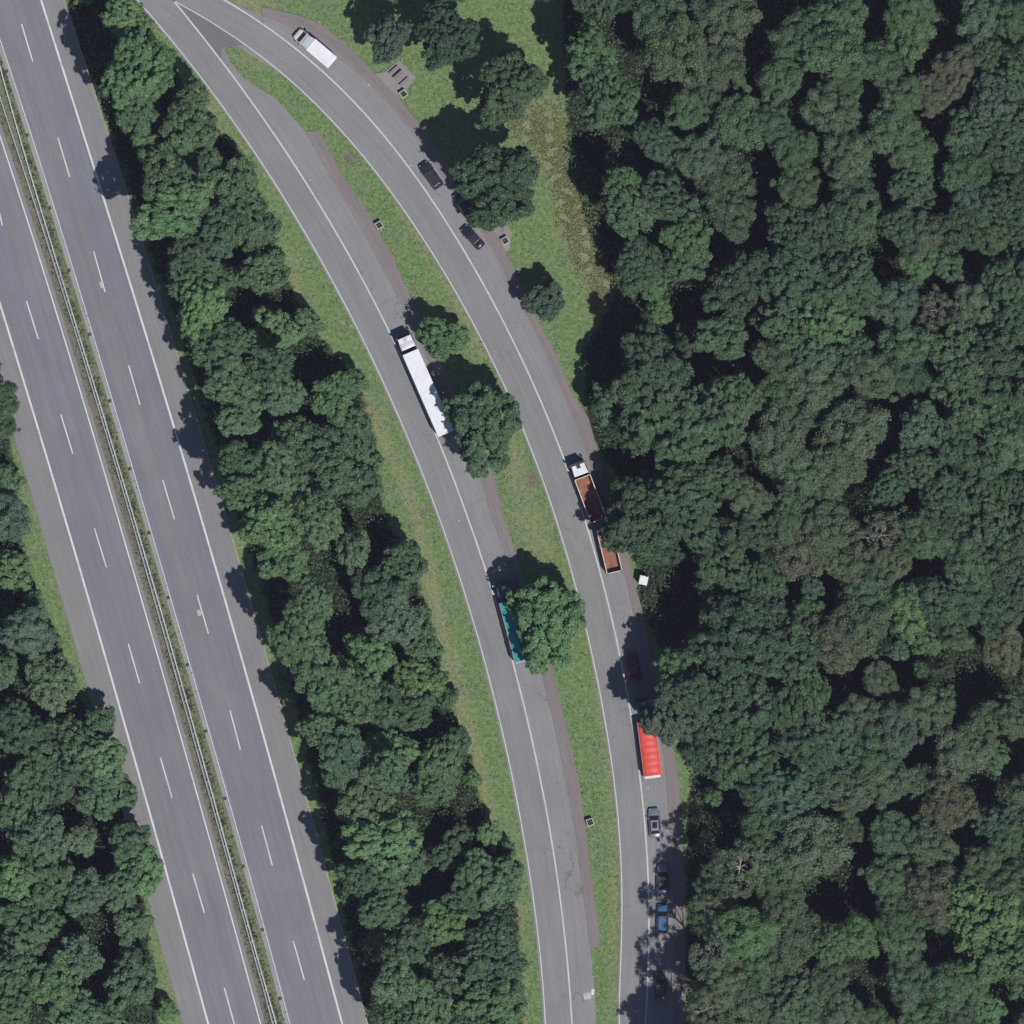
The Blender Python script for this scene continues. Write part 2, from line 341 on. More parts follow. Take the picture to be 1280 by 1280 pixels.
def rect(name, px, py, wx, wy, ang, z, mat, kind='structure', h=0.006):
    a = math.radians(ang); c, s_ = math.cos(a), math.sin(a); bm = newbm(); p = P(px, py)
    pts = [(p.x + (u * wx / 2) * c - (v * wy / 2) * s_, p.y + (u * wx / 2) * s_ + (v * wy / 2) * c) for u, v in ((-1, -1), (1, -1), (1, 1), (-1, 1))]
    hexa(bm, [(x, y, z - h) for x, y in pts] + [(x, y, z) for x, y in pts])
    o = bobj(name, bm, mat); o['kind'] = kind; return o
for x, y in ((127, 356), (249, 766)):
    rect('road_patch', x, y, 0.55, 0.9, 17, Z + .010, M['line_dull'])
rect('road_patch', 734, 1245, 1.1, 1.0, 10, Z + .014, M['line_dull']); rect('road_patch', 741, 1240, .45, .9, -10, Z + .016, M['line_bright'])
for i, (x, y) in enumerate([(8,89),(34,169),(44,211),(62,260),(86,338),(112,418),(137,501),(162,586),(186,666),(210,747),(234,831),(257,914),(281,998),(304,1083),(328,1162),(350,1248)]):
    o = rect('drain_cover', x, y, .5, .5, 17, Z + .03, M['drain'], h=.03)
# scattered litter scraps / manhole-like marks on the bays
for x, y in ((461,106),(513,207),(388,225),(574,651),(810,985)):
    rect('paint_spot', x, y, .15, .17, random.uniform(0, 90), Z + .02, M['line_bright'])

# ------------------------------------------------------------ ground
def inpoly(x, y, poly):
    r = np.zeros(x.shape, bool); n = len(poly)
    for i in range(n):
        x0, y0 = poly[i]; x1, y1 = poly[(i + 1) % n]
        if y0 == y1: continue
        c = ((y0 > y) != (y1 > y)) & (x < (x1 - x0) * (y - y0) / (y1 - y0) + x0); r ^= c
    return r
POLY_MID = [(60,-80),(150,-80),(190,40),(235,120),(300,190),(330,250),(350,330),(385,400),(450,480),(470,560),(480,640),(520,720),(545,800),(560,880),(590,950),(605,1020),(640,1090),(650,1180),(655,1380),(480,1380),(440,1180),(400,1010),(370,880),(330,740),(290,620),(245,480),(220,400),(180,290),(150,200),(100,60)]
POLY_W = [(-200,440),(0,460),(12,560),(30,690),(60,780),(95,860),(140,960),(175,1060),(185,1160),(200,1290),(220,1400),(-200,1400)]
POLY_E = [(700,-120),(705,60),(712,200),(740,300),(770,370),(730,440),(735,540),(800,640),(800,760),(850,850),(866,960),(860,1020),(859,1100),(859,1400),(1500,1400),(1500,-120)]  # lower edge reaches the path, so tree shade there is toned into the ground
def segdist(x, y, line):
    d = np.full(x.shape, 1e9)
    for (x0, y0), (x1, y1) in zip(line[:-1], line[1:]):
        t = np.clip(((x - x0) * (x1 - x0) + (y - y0) * (y1 - y0)) / ((x1 - x0) ** 2 + (y1 - y0) ** 2), 0, 1)
        d = np.minimum(d, np.hypot(x - x0 - t * (x1 - x0), y - y0 - t * (y1 - y0)))
    return d
def dryness(px, py):
    d = np.zeros(px.shape)
    for line, r, a in (([(655,150),(690,170),(712,220),(725,290),(750,340),(765,375)], 28, 1.0), ([(690,130),(715,230),(730,300),(760,360)], 16, .5),
                       ([(360,320),(372,390),(440,475),(478,545),(520,640),(533,700),(548,770),(565,830),(583,900),(600,960),(612,1030),(640,1110),(652,1280)], 11, .75),
                       ([(500,255),(545,335),(590,410),(600,440)], 9, .6), ([(640,560),(650,620),(680,690)], 20, .6), ([(745,845),(762,960),(768,1060),(768,1250)], 8, .5),
                       ([(275,62),(300,70),(330,84)], 7, .5), ([(560,20),(600,110)], 10, .6), ([(250,120),(300,190)], 10, .6), ([(245,480),(257,530)], 8, .4), ([(285,650),(310,700)], 8, .5), ([(300,0),(335,12)], 14, 1),
                       ([(30,560),(60,690),(115,850)], 8, .4), ([(200,1170),(222,1260)], 8, .6)):
        d = np.maximum(d, a * np.clip(1.3 - segdist(px, py, line) / r, 0, 1))
    return d
core = np.arange(-84, 84.01, 0.42)
xs = np.concatenate([[-1200, -500, -200, -110], core, [110, 200, 500, 1200]]); n = len(xs)
gx, gy = np.meshgrid(xs, xs); PX = gx / MPP + 640; PY = 640 - gy / MPP
hz = (np.sin(gx * .9) * np.cos(gy * .7 + gx * .3) + np.sin(gx * 2.3 + gy * 1.7)) * 0.012 - 0.02
me = bpy.data.meshes.new('ground'); co = np.stack([gx.ravel(), gy.ravel(), hz.ravel()], 1).astype(np.float32)
idx = np.arange(n * n).reshape(n, n); fc = np.stack([idx[:-1, :-1].ravel(), idx[:-1, 1:].ravel(), idx[1:, 1:].ravel(), idx[1:, :-1].ravel()], 1)
def mesh_np(me, co, fc):
    me.vertices.add(len(co)); me.vertices.foreach_set('co', co.ravel()); k = fc.shape[1]
    me.loops.add(fc.size); me.loops.foreach_set('vertex_index', fc.ravel().astype(np.int32))
    me.polygons.add(len(fc)); me.polygons.foreach_set('loop_start', (np.arange(len(fc)) * k).astype(np.int32)); me.update(calc_edges=True)
mesh_np(me, co, fc)
def att(me, name, arr, dom='POINT'):
    a = me.attributes.new(name, 'FLOAT', dom); a.data.foreach_set('value', np.asarray(arr, np.float32).ravel())
att(me, 'dry', dryness(PX, PY))
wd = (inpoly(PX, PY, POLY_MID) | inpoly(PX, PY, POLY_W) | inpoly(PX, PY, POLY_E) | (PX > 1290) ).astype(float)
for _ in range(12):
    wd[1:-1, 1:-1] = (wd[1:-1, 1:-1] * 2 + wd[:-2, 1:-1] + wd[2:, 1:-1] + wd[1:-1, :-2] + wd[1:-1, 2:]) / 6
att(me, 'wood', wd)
bare = np.zeros(PX.shape)
for x, y, r in ((437,198,9),(462,583,9),(665,598,10),(530,640,6),(572,862,6),(660,960,5)):
    bare = np.maximum(bare, np.clip(1.4 - np.hypot(PX - x, PY - y) / r, 0, 1) * .9)
bare = np.maximum(bare, ((PX > L_in(PY) + 4) & (PX < railL(PY) + 1)) * 0.95)
bare = np.maximum(bare, ((PX > railL(PY)) & (PX < R_in(PY))) * 0.62)
att(me, 'soil', bare)
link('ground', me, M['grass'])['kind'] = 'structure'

def free(px, py, pad=0.6):
    ok = np.ones(px.shape, bool)
    for fl, fr, y0, y1 in EXCL:
        ok &= ~((py > y0 - pad) & (py < y1 + pad) & (px > fl(py) - pad) & (px < fr(py) + pad))
    return ok

def leaves(pos, nrm, size, asp=1.5, jitter=0.5, rng=np.random):
    """one folded-less rhombic leaf clump per point -> verts, faces"""
    m = len(pos); nn = nrm + rng.normal(0, jitter, (m, 3)); nn /= np.linalg.norm(nn, axis=1)[:, None] + 1e-9
    t = np.cross(nn, rng.normal(0, 1, (m, 3))); t /= np.linalg.norm(t, axis=1)[:, None] + 1e-9; b = np.cross(nn, t)
    s = size * rng.uniform(0.65, 1.35, m)[:, None]
    v = np.stack([pos - t * s * asp / 2, pos - b * s / 2 + nn * s * .12, pos + t * s * asp / 2, pos + b * s / 2 + nn * s * .12], 1)
    f = np.arange(m * 4).reshape(m, 4)
    return v.reshape(-1, 3).astype(np.float32), f

# rough grass: uneven tufts over the verges
m = 95000; px = np.random.uniform(-25, 870, m); py = np.random.uniform(-25, 1305, m)
k = free(px, py, -1.3 * np.random.rand(m) ** 2) & ~inpoly(px, py, POLY_E)
px, py = px[k], py[k]; n2_ = np.sin(px * .11 + np.sin(py * .07) * 2) * np.cos(py * .09 + px * .03)
k = np.random.rand(len(px)) < (0.55 + 0.45 * n2_); px, py = px[k], py[k]; m = len(px)
pos = np.stack([(px - 640) * MPP, (640 - py) * MPP, np.random.uniform(0.03, 0.13, m)], 1)
v_, f_ = leaves(pos, np.tile([0, 0, 1.0], (m, 1)), np.random.uniform(.09, .22, m)[:, None].mean(), 1.6, 0.55)
me = bpy.data.meshes.new('rough_grass'); mesh_np(me, v_, f_)
att(me, 'v', np.clip(np.random.uniform(0, 1, m) * .55 + dryness(px, py) * .45, 0, 1), 'FACE')
o = link('rough_grass', me, M['tuft']); tag(o, 'uneven tufts of rough grass on the verges and islands between the roads', 'grass', kind='stuff'); o.color = (1, 1, 1, 1)
# tall straw grass of the clearing
m = 90000; px = np.random.uniform(600, 800, m); py = np.random.uniform(-20, 430, m)
k = (dryness(px, py) > np.random.uniform(.2, .9, m)) & (np.sin(px * .21 + np.sin(py * .17) * 1.5) * np.sin(py * .19) > -.5); px, py = px[k], py[k]; m = len(px)
v_, f_ = leaves(np.stack([(px - 640) * MPP, (640 - py) * MPP, np.random.uniform(.03, .3, m)], 1), np.tile([0, 0, 1.], (m, 1)), .13, 2.0, .45)
me = bpy.data.meshes.new('tall_grass'); mesh_np(me, v_, f_); att(me, 'v', np.random.rand(m), 'FACE')
o = link('tall_grass', me, M['tuft']); tag(o, 'tall straw-coloured grass in the long clearing at the wood edge', 'tall grass', kind='stuff'); o.color = (1.12, .98, .88, 1)
# median weeds
ys = np.random.uniform(-20, 1300, 9000); side = np.random.rand(9000) < .82
px = np.where(side, railR(ys) + 1.8 + np.abs(np.random.normal(0, 3.0, 9000)), railL(ys) - 1.5 - np.abs(np.random.normal(0, 2.0, 9000)))
cl = np.sin(ys * .35) + np.sin(ys * .13 + 1) + np.sin(ys * .71 + px) ; k = (px < R_in(ys) - 6) & (px > L_in(ys) + 5) & (np.random.rand(9000) < .36 + .3 * cl)
px, ys = px[k], ys[k]; m = len(px); hh = np.random.uniform(0.02, .35, m)
v_, f_ = leaves(np.stack([(px - 640) * MPP, (640 - ys) * MPP, hh], 1), np.tile([0, 0, .8], (m, 1)), .2, 1.8, .7)
me = bpy.data.meshes.new('median_weeds'); mesh_np(me, v_, f_); att(me, 'v', np.random.rand(m), 'FACE')
o = link('median_weeds', me, M['tuft']); tag(o, 'weedy green tufts growing beside the steel rails in the motorway median', 'weeds', kind='stuff'); o.color = (.78, .80, .70, 1)
# woodland undergrowth
m = 260000; px = np.random.uniform(-40, 1320, m); py = np.random.uniform(-40, 1320, m)
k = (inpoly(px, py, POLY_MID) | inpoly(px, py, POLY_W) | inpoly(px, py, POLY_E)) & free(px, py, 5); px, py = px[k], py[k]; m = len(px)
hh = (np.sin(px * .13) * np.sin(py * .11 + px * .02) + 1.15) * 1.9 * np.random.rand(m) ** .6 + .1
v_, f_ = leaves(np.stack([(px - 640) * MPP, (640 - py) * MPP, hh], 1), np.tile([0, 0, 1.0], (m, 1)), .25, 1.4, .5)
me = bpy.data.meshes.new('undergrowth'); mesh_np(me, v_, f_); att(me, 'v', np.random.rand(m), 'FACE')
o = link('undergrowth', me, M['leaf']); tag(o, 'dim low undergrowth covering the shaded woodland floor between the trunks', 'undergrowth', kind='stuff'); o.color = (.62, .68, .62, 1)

# ------------------------------------------------------------ guard rails
def guard_rail(f, label, ya, yb, side):
    ys = np.arange(ya, yb, 4.0); pts = [P(float(f(y)), float(y)) for y in ys]
    root = empty('guard_rail', pts[len(pts) // 2]); o0 = root.location.copy()
    prof = [(-.05, .52), (.04, .56), (-.03, .60), (.05, .64), (-.03, .69), (.05, .73), (-.05, .78)]
    bm = newbm(); prev = None
    for i, p in enumerate(pts):
        d = (pts[min(i + 1, len(pts) - 1)] - pts[max(i - 1, 0)]).normalized(); s_ = Vector((-d.y, d.x, 0)) * side
        ring = [bm.verts.new(p - o0 + s_ * (a * 1.2 + .02) + Vector((0, 0, z))) for a, z in prof] + [bm.verts.new(p - o0 + s_ * (-.09) + Vector((0, 0, z))) for z in (.79, .52)]
        if prev:
            for j in range(len(ring)): bm.faces.new((prev[j], prev[(j + 1) % len(ring)], ring[(j + 1) % len(ring)], ring[j]))
        prev = ring
    bobj('rail_beam', bm, M['steel'], root)
    pm = B(-.05, .05, -.06, .06, -.05, .74); mesh = bpy.data.meshes.new('post'); pm.to_mesh(mesh); pm.free(); mesh.materials.append(M['steel'])
    s = 0
    for i in range(1, len(pts)):
        s += (pts[i] - pts[i - 1]).length
        if s >= 2.0:
            s = 0; d = (pts[i] - pts[i - 1]).normalized()
            q = link('post', mesh, None, root, pts[i] - o0 - Vector((-d.y, d.x, 0)) * side * .14); q.rotation_euler = (0, 0, math.atan2(d.y, d.x))
    tag(root, label, 'guard rail', 'steel guard rails along the motorway median')
guard_rail(railR, 'right hand galvanised rail of the motorway median, beside the pale gutter', 40, Y1, 1)
guard_rail(railL, 'left hand galvanised rail of the motorway median, beside bare brown soil', 90, Y1, -1)

# ------------------------------------------------------------ vehicles
def vpaint(name, col, rough=0.35, coat=0.4, metal=0.0): return simple(name, col, rough, metal, coat, var=0.09, scale=0.9)
M['glass'] = simple('dark_glass', (0.02, 0.025, 0.03), 0.08, 0, 0.3, var=.1)
M['tyre'] = simple('tyre_rubber', (0.02, 0.02, 0.02), 0.85); M['rim'] = simple('wheel_rim', (0.4, 0.4, 0.42), 0.35, .6)
M['black'] = simple('black_plastic', (0.03, 0.03, 0.03), 0.6); M['chassis'] = simple('chassis_grey', (0.05, 0.05, 0.055), 0.7)
M['lamp'] = simple('lamp_lens', (0.6, 0.6, 0.6), 0.2); M['redlamp'] = simple('red_lens', (0.4, 0.02, 0.02), 0.3)
M['white'] = vpaint('white_body', (0.80, 0.80, 0.82)); M['cream'] = vpaint('cream_rim', (0.62, 0.58, 0.5), .6, 0)
def rust():
    q = NT('rusty_steel'); tc = q.n('ShaderNodeTexCoord'); f = q.noise(tc.outputs['Object'], 1.3, 6, .7)
    q.l(q.ramp(f, [(.25, (.13, .05, .035, 1)), (.5, (.30, .125, .075, 1)), (.75, (.42, .22, .16, 1))]), q.b.inputs['Base Color']); q.b.inputs['Roughness'].default_value = .85
    q.bump(f, .4, .03); return q.m
M['rust'] = rust()
M['teal'] = simple('teal_tarpaulin', (0.02, 0.30, 0.30), .6, var=.3, scale=1.5); M['red'] = simple('red_tarpaulin', (0.70, 0.085, 0.06), .55, var=.12, scale=1.5)
M['aluminium'] = simple('aluminium', (0.6, 0.6, 0.6), .4, .5)

def place(root, px, py, hx, hy):
    root.location = P(px, py, 0.04); root.location.z = 0.042; root.rotation_euler = (0, 0, math.atan2(-hy, hx)); return root
def wheel(parent, x, y, r, wd):
    s_ = 1 if y > 0 else -1
    bm = newbm(); cyl(bm, (0, -wd / 2, 0), (0, wd / 2, 0), r, 20); t = bobj('wheel', bm, M['tyre'], parent, (x, y, r), bevel=.02, seg=1)
    bm = newbm(); cyl(bm, (0, s_ * wd * .35, 0), (0, s_ * (wd / 2 + .015), 0), r * .58, 14, r * .5); bobj('rim', bm, M['rim'], t)
def ring(bm, x, z0, z1, w):
    c = [(-w * .86, z0), (w * .86, z0), (w, z0 + .16), (w, z1 - .22), (w * .94, z1 - .08), (w * .78, z1), (-w * .78, z1), (-w * .94, z1 - .08), (-w, z1 - .22), (-w, z0 + .16)]
    return [bm.verts.new((x, y, z)) for y, z in c]
def loft(bm, rs):
    for a, b in zip(rs[:-1], rs[1:]):
        for j in range(len(a)): bm.faces.new((a[j], a[(j + 1) % len(a)], b[(j + 1) % len(a)], b[j]))
    bm.faces.new(rs[0]); bm.faces.new(list(reversed(rs[-1])))
def car(label, px, py, hx, hy, mat, L=4.4, W=1.8, H=1.45, estate=False, sunroof=False, roofmat=None, group='cars parked in the lay-by bays', name='parked_car'):
    root = empty(name, (0, 0, 0)); h = L / 2; w = W / 2; bm = newbm()
    tail = .92 if estate else .88
    st = [(-h, .42, .66, w * .72), (-h + .08, .28, tail - .02, w * .88), (-h + .45, .22, tail, w * .98), (-h * .3, .2, .92, w), (h * .25, .2, .90, w), (h - .9, .22, .84, w * .98), (h - .3, .24, .74, w * .9), (h - .06, .3, .62, w * .76), (h, .38, .54, w * .6)]
    loft(bm, [ring(bm, *s) for s in st]); bobj('body', bm, mat, root, smooth=True)
    xb0 = -h + (.12 if estate else .62); xt0 = -h + (.5 if estate else 1.15); xb1 = h - 1.15; xt1 = h - 1.85; zb = .86; zt = H - .03; wb = w * .9; wt = w * .68
    bm = newbm(); hexa(bm, [(xb0, -wb, zb), (xb1, -wb, zb), (xb1, wb, zb), (xb0, wb, zb), (xt0, -wt, zt), (xt1, -wt, zt), (xt1, wt, zt), (xt0, wt, zt)])
    bobj('cabin_frame', bm, mat, root, bevel=.03)
    bm = newbm(); box(bm, xt0 - .05, xt1 + .04, -wt - .02, wt + .02, zt - .02, H + .015, .05, .05, .06); bobj('roof', bm, roofmat or mat, root, bevel=.025, smooth=False)
    e = .012
    bm = newbm(); quadplate(bm, (xb1 - .05 + e, -wb + .08, zb + .05), (xb1 - .05 + e, wb - .08, zb + .05), (xt1 + .06 + e, wt - .05, zt - .03), (xt1 + .06 + e, -wt + .05, zt - .03), .03); bobj('windscreen', bm, M['glass'], root)
    bm = newbm(); quadplate(bm, (xb0 + .05 - e, wb - .1, zb + .06), (xb0 + .05 - e, -wb + .1, zb + .06), (xt0 - .05 - e, -wt + .06, zt - .04), (xt0 - .05 - e, wt - .06, zt - .04), .03); bobj('rear_window', bm, M['glass'], root)
    for s in (-1, 1):
        a, b, c, d = (xb0 + .3, s * (wb - .01), zb + .05), (xb1 - .3, s * (wb - .01), zb + .05), (xt1 - .05, s * (wt + .015), zt - .05), (xt0 + .1, s * (wt + .015), zt - .05)
        bm = newbm(); quadplate(bm, *((a, b, c, d) if s < 0 else (b, a, d, c)), .02); bobj('side_window', bm, M['glass'], root)
        bm = newbm(); box(bm, xb1 - .45, xb1 - .27, min(s * w, s * (w + .18)), max(s * w, s * (w + .18)), .88, 1.02); bobj('door_mirror', bm, mat, root, bevel=.02)
        bm = newbm(); box(bm, h - .3, h - .1, s * w * .62 - .13, s * w * .62 + .13, .56, .70, .05, .08, .02); bobj('headlight', bm, M['lamp'], root)
        bm = newbm(); box(bm, -h + .0, -h + .1, s * w * .7 - .12, s * w * .7 + .12, .6, .78); bobj('tail_light', bm, M['redlamp'], root)
        for x in (h - .85, -h + .8): wheel(root, x, s * (w - .1), .31, .2)
    if sunroof:
        bm = newbm(); box(bm, xt0 + .35, xt1 - .25, -wt * .6, wt * .6, H + .012, H + .03); bobj('sunroof', bm, M['glass'], root)
    place(root, px, py, hx, hy); tag(root, label, 'car', group); return root
car('black estate car parked beyond the picnic pad, wholly in sunlight', 538.5, 219, -21.5, -30.5, vpaint('black_paint', (.022, .022, .032), .3, .6), 4.5, 1.82, estate=True)
car('dark blue car half under the tree, second of three by the footpath', 579, 256, -20, -31, vpaint('midnight_paint', (.02, .022, .04), .3, .5), 4.2, 1.75)
car('small dark car angled beside the bench, last of three by footpath', 590.5, 296.5, -25, -27, vpaint('dark_violet_paint', (.018, .017, .035), .3, .6), 4.2, 1.6)
car('dark red car in deep shade ahead of the red tarpaulin trailer', 791.5, 834, -6, -35, vpaint('dark_red_paint', (.16, .02, .025), .4, .3), 4.4, 1.8)
car('silver blue car with dark sunroof, just behind the red trailer', 818, 1028.5, -2.5, -36, vpaint('silver_blue_paint', (.22, .27, .33), .3, .5, .3), 4.5, 1.78, sunroof=True)
car('grey blue saloon with black roof, middle car in dappled shade', 828, 1099, .5, -36, vpaint('grey_blue_paint', (.17, .21, .30), .3, .5, .3), 4.5, 1.78, roofmat=M['black'])
car('bright blue car behind the saloon, in dappled tree shade', 828, 1148, .5, -36, vpaint('blue_paint', (.05, .13, .26), .3, .5), 4.4, 1.78, estate=True)
car('dark car almost lost in tree shadow near bottom of the bay', 825, 1233, -1, -36, vpaint('slate_paint', (.04, .05, .06), .3, .5), 4.3, 1.75)

# white box van
def box_van():
    r = empty('box_van', (0, 0, 0)); L = 7.1
    box_l = 4.25; x0 = -L / 2
    bobj('cargo_box', B(x0, x0 + box_l, -1.09, 1.09, .75, 3.0), M['white'], r, bevel=.04)
    bm = newbm(); hexa(bm, [(x0 + box_l + .05, -1.06, 1.9), (x0 + 5.75, -.86, 1.9), (x0 + 5.75, .86, 1.9), (x0 + box_l + .05, 1.06, 1.9), (x0 + box_l + .05, -1.04, 2.95), (x0 + 5.3, -.8, 2.35), (x0 + 5.3, .8, 2.35), (x0 + box_l + .05, 1.04, 2.95)]); bobj('roof_fairing', bm, M['white'], r, bevel=.05, seg=3)
    bm = newbm(); loft(bm, [ring(bm, x, z0, z1, w_) for x, z0, z1, w_ in ((x0 + 4.35, .45, 2.0, .98), (x0 + 5.7, .4, 2.0, .98), (x0 + 6.25, .4, 1.35, .98), (x0 + 6.75, .42, 1.15, .93), (x0 + 7.02, .45, .95, .75), (x0 + 7.1, .5, .8, .6))]); bobj('cab', bm, M['white'], r, smooth=False)
    bm = newbm(); quadplate(bm, (x0 + 6.3, -.84, 1.36), (x0 + 6.3, .84, 1.36), (x0 + 5.74, .76, 2.03), (x0 + 5.74, -.76, 2.03), .04); bobj('windscreen', bm, M['glass'], r)
    for s in (-1, 1):
        bm = newbm(); box(bm, x0 + 5.0, x0 + 5.75, s * .985 - .01, s * .985 + .01, 1.3, 1.8); bobj('side_window', bm, M['glass'], r)
        bm = newbm(); box(bm, x0 + 5.65, x0 + 5.85, s * 1.12 - .13, s * 1.12 + .13, 1.35, 1.7); bobj('door_mirror', bm, M['black'], r, bevel=.03)
        bm = newbm(); box(bm, x0 + 6.8, x0 + 7.03, s * .62 - .15, s * .62 + .15, .75, .95); bobj('headlight', bm, M['lamp'], r)
        for x in (x0 + 6.3, x0 + 1.4): wheel(r, x, s * .88, .36, .24)
    bobj('chassis', B(x0 + .1, x0 + 4.6, -.5, .5, .45, .74), M['chassis'], r)
    bm = newbm(); box(bm, x0 - .04, x0 + .0, -1.0, 1.0, .82, 2.9); bobj('rear_door', bm, M['white'], r)
    place(r, 393.2, 60.2, -45, -38); tag(r, 'white box van at the top of the right hand lay-by, in full sun', 'van')
box_van()

def lorry_cab(r, x1, mat, W=2.45, H=3.5, L=2.2, hatch=True):
    """tractor cab whose front is at x1"""
    x0 = x1 - L; w = W / 2
    bm = newbm(); hexa(bm, [(x0, -w, 1.0), (x1, -w, .9), (x1, w, .9), (x0, w, 1.0), (x0, -w + .05, H), (x1 - .35, -w + .16, H - .12), (x1 - .35, w - .16, H - .12), (x0, w - .05, H)])
    cab = bobj('cab', bm, mat, r, bevel=.07, seg=3)
    bm = newbm(); quadplate(bm, (x1 - .105, -w + .16, 1.75), (x1 - .105, w - .16, 1.75), (x1 - .27, w - .26, 2.85), (x1 - .27, -w + .26, 2.85), .03); bobj('windscreen', bm, M['glass'], cab)
    bm = newbm(); box(bm, x1 - .55, x1 - .02, -w + .2, w - .2, 2.9, 3.0); bobj('sun_visor', bm, M['black'], cab, bevel=.02)
    bobj('bumper', B(x1 - .3, x1 + .06, -w, w, .35, .95), M['black'], r, bevel=.04)
    if hatch:
        bobj('roof_hatch', B(x0 + 1.0, x0 + 1.55, -.3, .3, H - .06, H + .03), M['chassis'] if hatch == 2 else M['aluminium'], cab, bevel=.02)
    for s in (-1, 1):
        bm = newbm(); box(bm, x1 - .35, x1 - .15, s * (w + .16) - .12, s * (w + .16) + .12, 1.8, 2.6); bobj('mirror', bm, M['black'], cab, bevel=.03)
        bm = newbm(); box(bm, x0 + .75, x1 - .45, s * (w - .02) - .02, s * (w - .02) + .02, 1.8, 2.6); bobj('side_window', bm, M['glass'], cab)
        bm = newbm(); box(bm, x1 + .03, x1 + .09, s * .85 - .18, s * .85 + .18, .55, .8); bobj('headlight', bm, M['lamp'], r)
def axles(r, xs, w=1.05, rad=.5):
    for x in xs:
        for s in (-1, 1): wheel(r, x, s * w, rad, .32)
def tractor(r, x1, mat, **k):
    lorry_cab(r, x1, mat, **k); bobj('chassis', B(x1 - 5.8, x1 - .4, -.45, .45, .6, .98), M['chassis'], r); axles(r, (x1 - 1.35, x1 - 4.9))

# white articulated lorry (front edge of the roof lies at z ~ 3.5-4, placed by its roof)
def artic_white():
    r = empty('articulated_lorry', (0, 0, 0)); W = 2.55; L = 16.3; x1 = L / 2
    tractor(r, x1, M['white'], W=2.35, H=3.75, L=2.15)
    t0 = x1 - 2.75 - 13.3
    tr = bobj('trailer_box', B(t0, t0 + 13.3, -W / 2, W / 2, 1.15, 4.0), M['white'], r, bevel=.03)
    bm = newbm()
    for i in range(22): box(bm, t0 + .3 + i * .6, t0 + .36 + i * .6, -W / 2 + .08, W / 2 - .08, 4.0, 4.012)
    bobj('roof_seam', bm, M['white'], tr)
    bobj('front_deflector', B(x1 - 2.1, x1 - 1.2, -1.0, 1.0, 3.74, 3.98, 0, .6, .1), M['white'], r, bevel=.04)
    bm = newbm(); box(bm, t0 - .03, t0, -W / 2 + .1, -.02, 1.25, 3.9); box(bm, t0 - .03, t0, .02, W / 2 - .1, 1.25, 3.9); bobj('rear_door', bm, M['white'], tr)
    bobj('trailer_frame', B(t0 + .1, t0 + 12.6, -.5, .5, .75, 1.14), M['chassis'], r)
    axles(r, (t0 + 2.2, t0 + 3.5, t0 + 4.8)); 
    for s in (-1, 1): bobj('side_guard', B(t0 + 5.6, t0 + 10.0, s * 1.2 - .02, s * 1.2 + .02, .5, .95), M['aluminium'], r)
    return r
r = artic_white(); place(r, 505.6 + 22.3 + 3.4 , 420.2 + 62 - .5, -44.2, -101); tag(r, 'long white articulated lorry parked beside the grass island trees', 'lorry', 'lorries parked in the lay-bys')

def open_box(r, name, x0, x1, W, zf, zt, rim=M['cream']):
    w = W / 2; t = .07; bm = newbm()
    box(bm, x0, x1, -w, w, zf - .12, zf); b = bobj(name, bm, M['rust'], r)
    for (a, b_, c, d) in ((x0, x1, -w, -w + t), (x0, x1, w - t, w), (x0, x0 + t, -w + t + .002, w - t - .002), (x1 - t, x1, -w + t + .002, w - t - .002)):
        bobj('side_panel', B(a, b_, c, d, zf + .002, zt), M['rust'], b)
        bobj('rim', B(a - .02, b_ + .02, c - .03, d + .03, zt + .002, zt + .1), rim, b)
    bm = newbm(); n = int((x1 - x0) / .8)
    for i in range(1, n):
        x = x0 + (x1 - x0) * i / n
        for s in (-1, 1): box(bm, x - .05, x + .05, s * (w + .04) - .04, s * (w + .04) + .04, zf, zt)
    bobj('stanchions', bm, M['rust'], b)
    return b
def tipper():
    r = empty('tipper_lorry', (0, 0, 0)); L = 9.6; x1 = L / 2
    lorry_cab(r, x1, M['white'], W=2.3, H=3.15, L=1.95, hatch=2)
    open_box(r, 'load_bed', x1 - 2.35 - 6.9, x1 - 2.35, 2.5, 1.35, 2.95)
    bobj('chassis', B(-L / 2 + .3, x1 - .4, -.45, .45, .65, 1.2), M['chassis'], r); axles(r, (x1 - 1.3, -1.8, -3.1)); return r
r = tipper(); place(r, 735.0, 615.7, -20.3, -54); tag(r, 'white cab tipper lorry with empty rusty open bed', 'lorry', 'lorries parked in the lay-bys')
def drawbar():
    r = empty('drawbar_trailer', (0, 0, 0))
    open_box(r, 'load_bed', -3.3, 3.3, 2.35, 1.3, 2.6); bobj('chassis', B(-3, 3, -.45, .45, .6, 1.16), M['chassis'], r)
    bobj('drawbar', B(3.05, 4.6, -.08, .08, .6, .75), M['chassis'], r); axles(r, (2.2, -2.0, -3.0 + .05)); return r
r = drawbar(); place(r, 761.7, 688.5, -12, -50); tag(r, 'rusty open trailer behind the tipper lorry, partly under the tree', 'trailer')

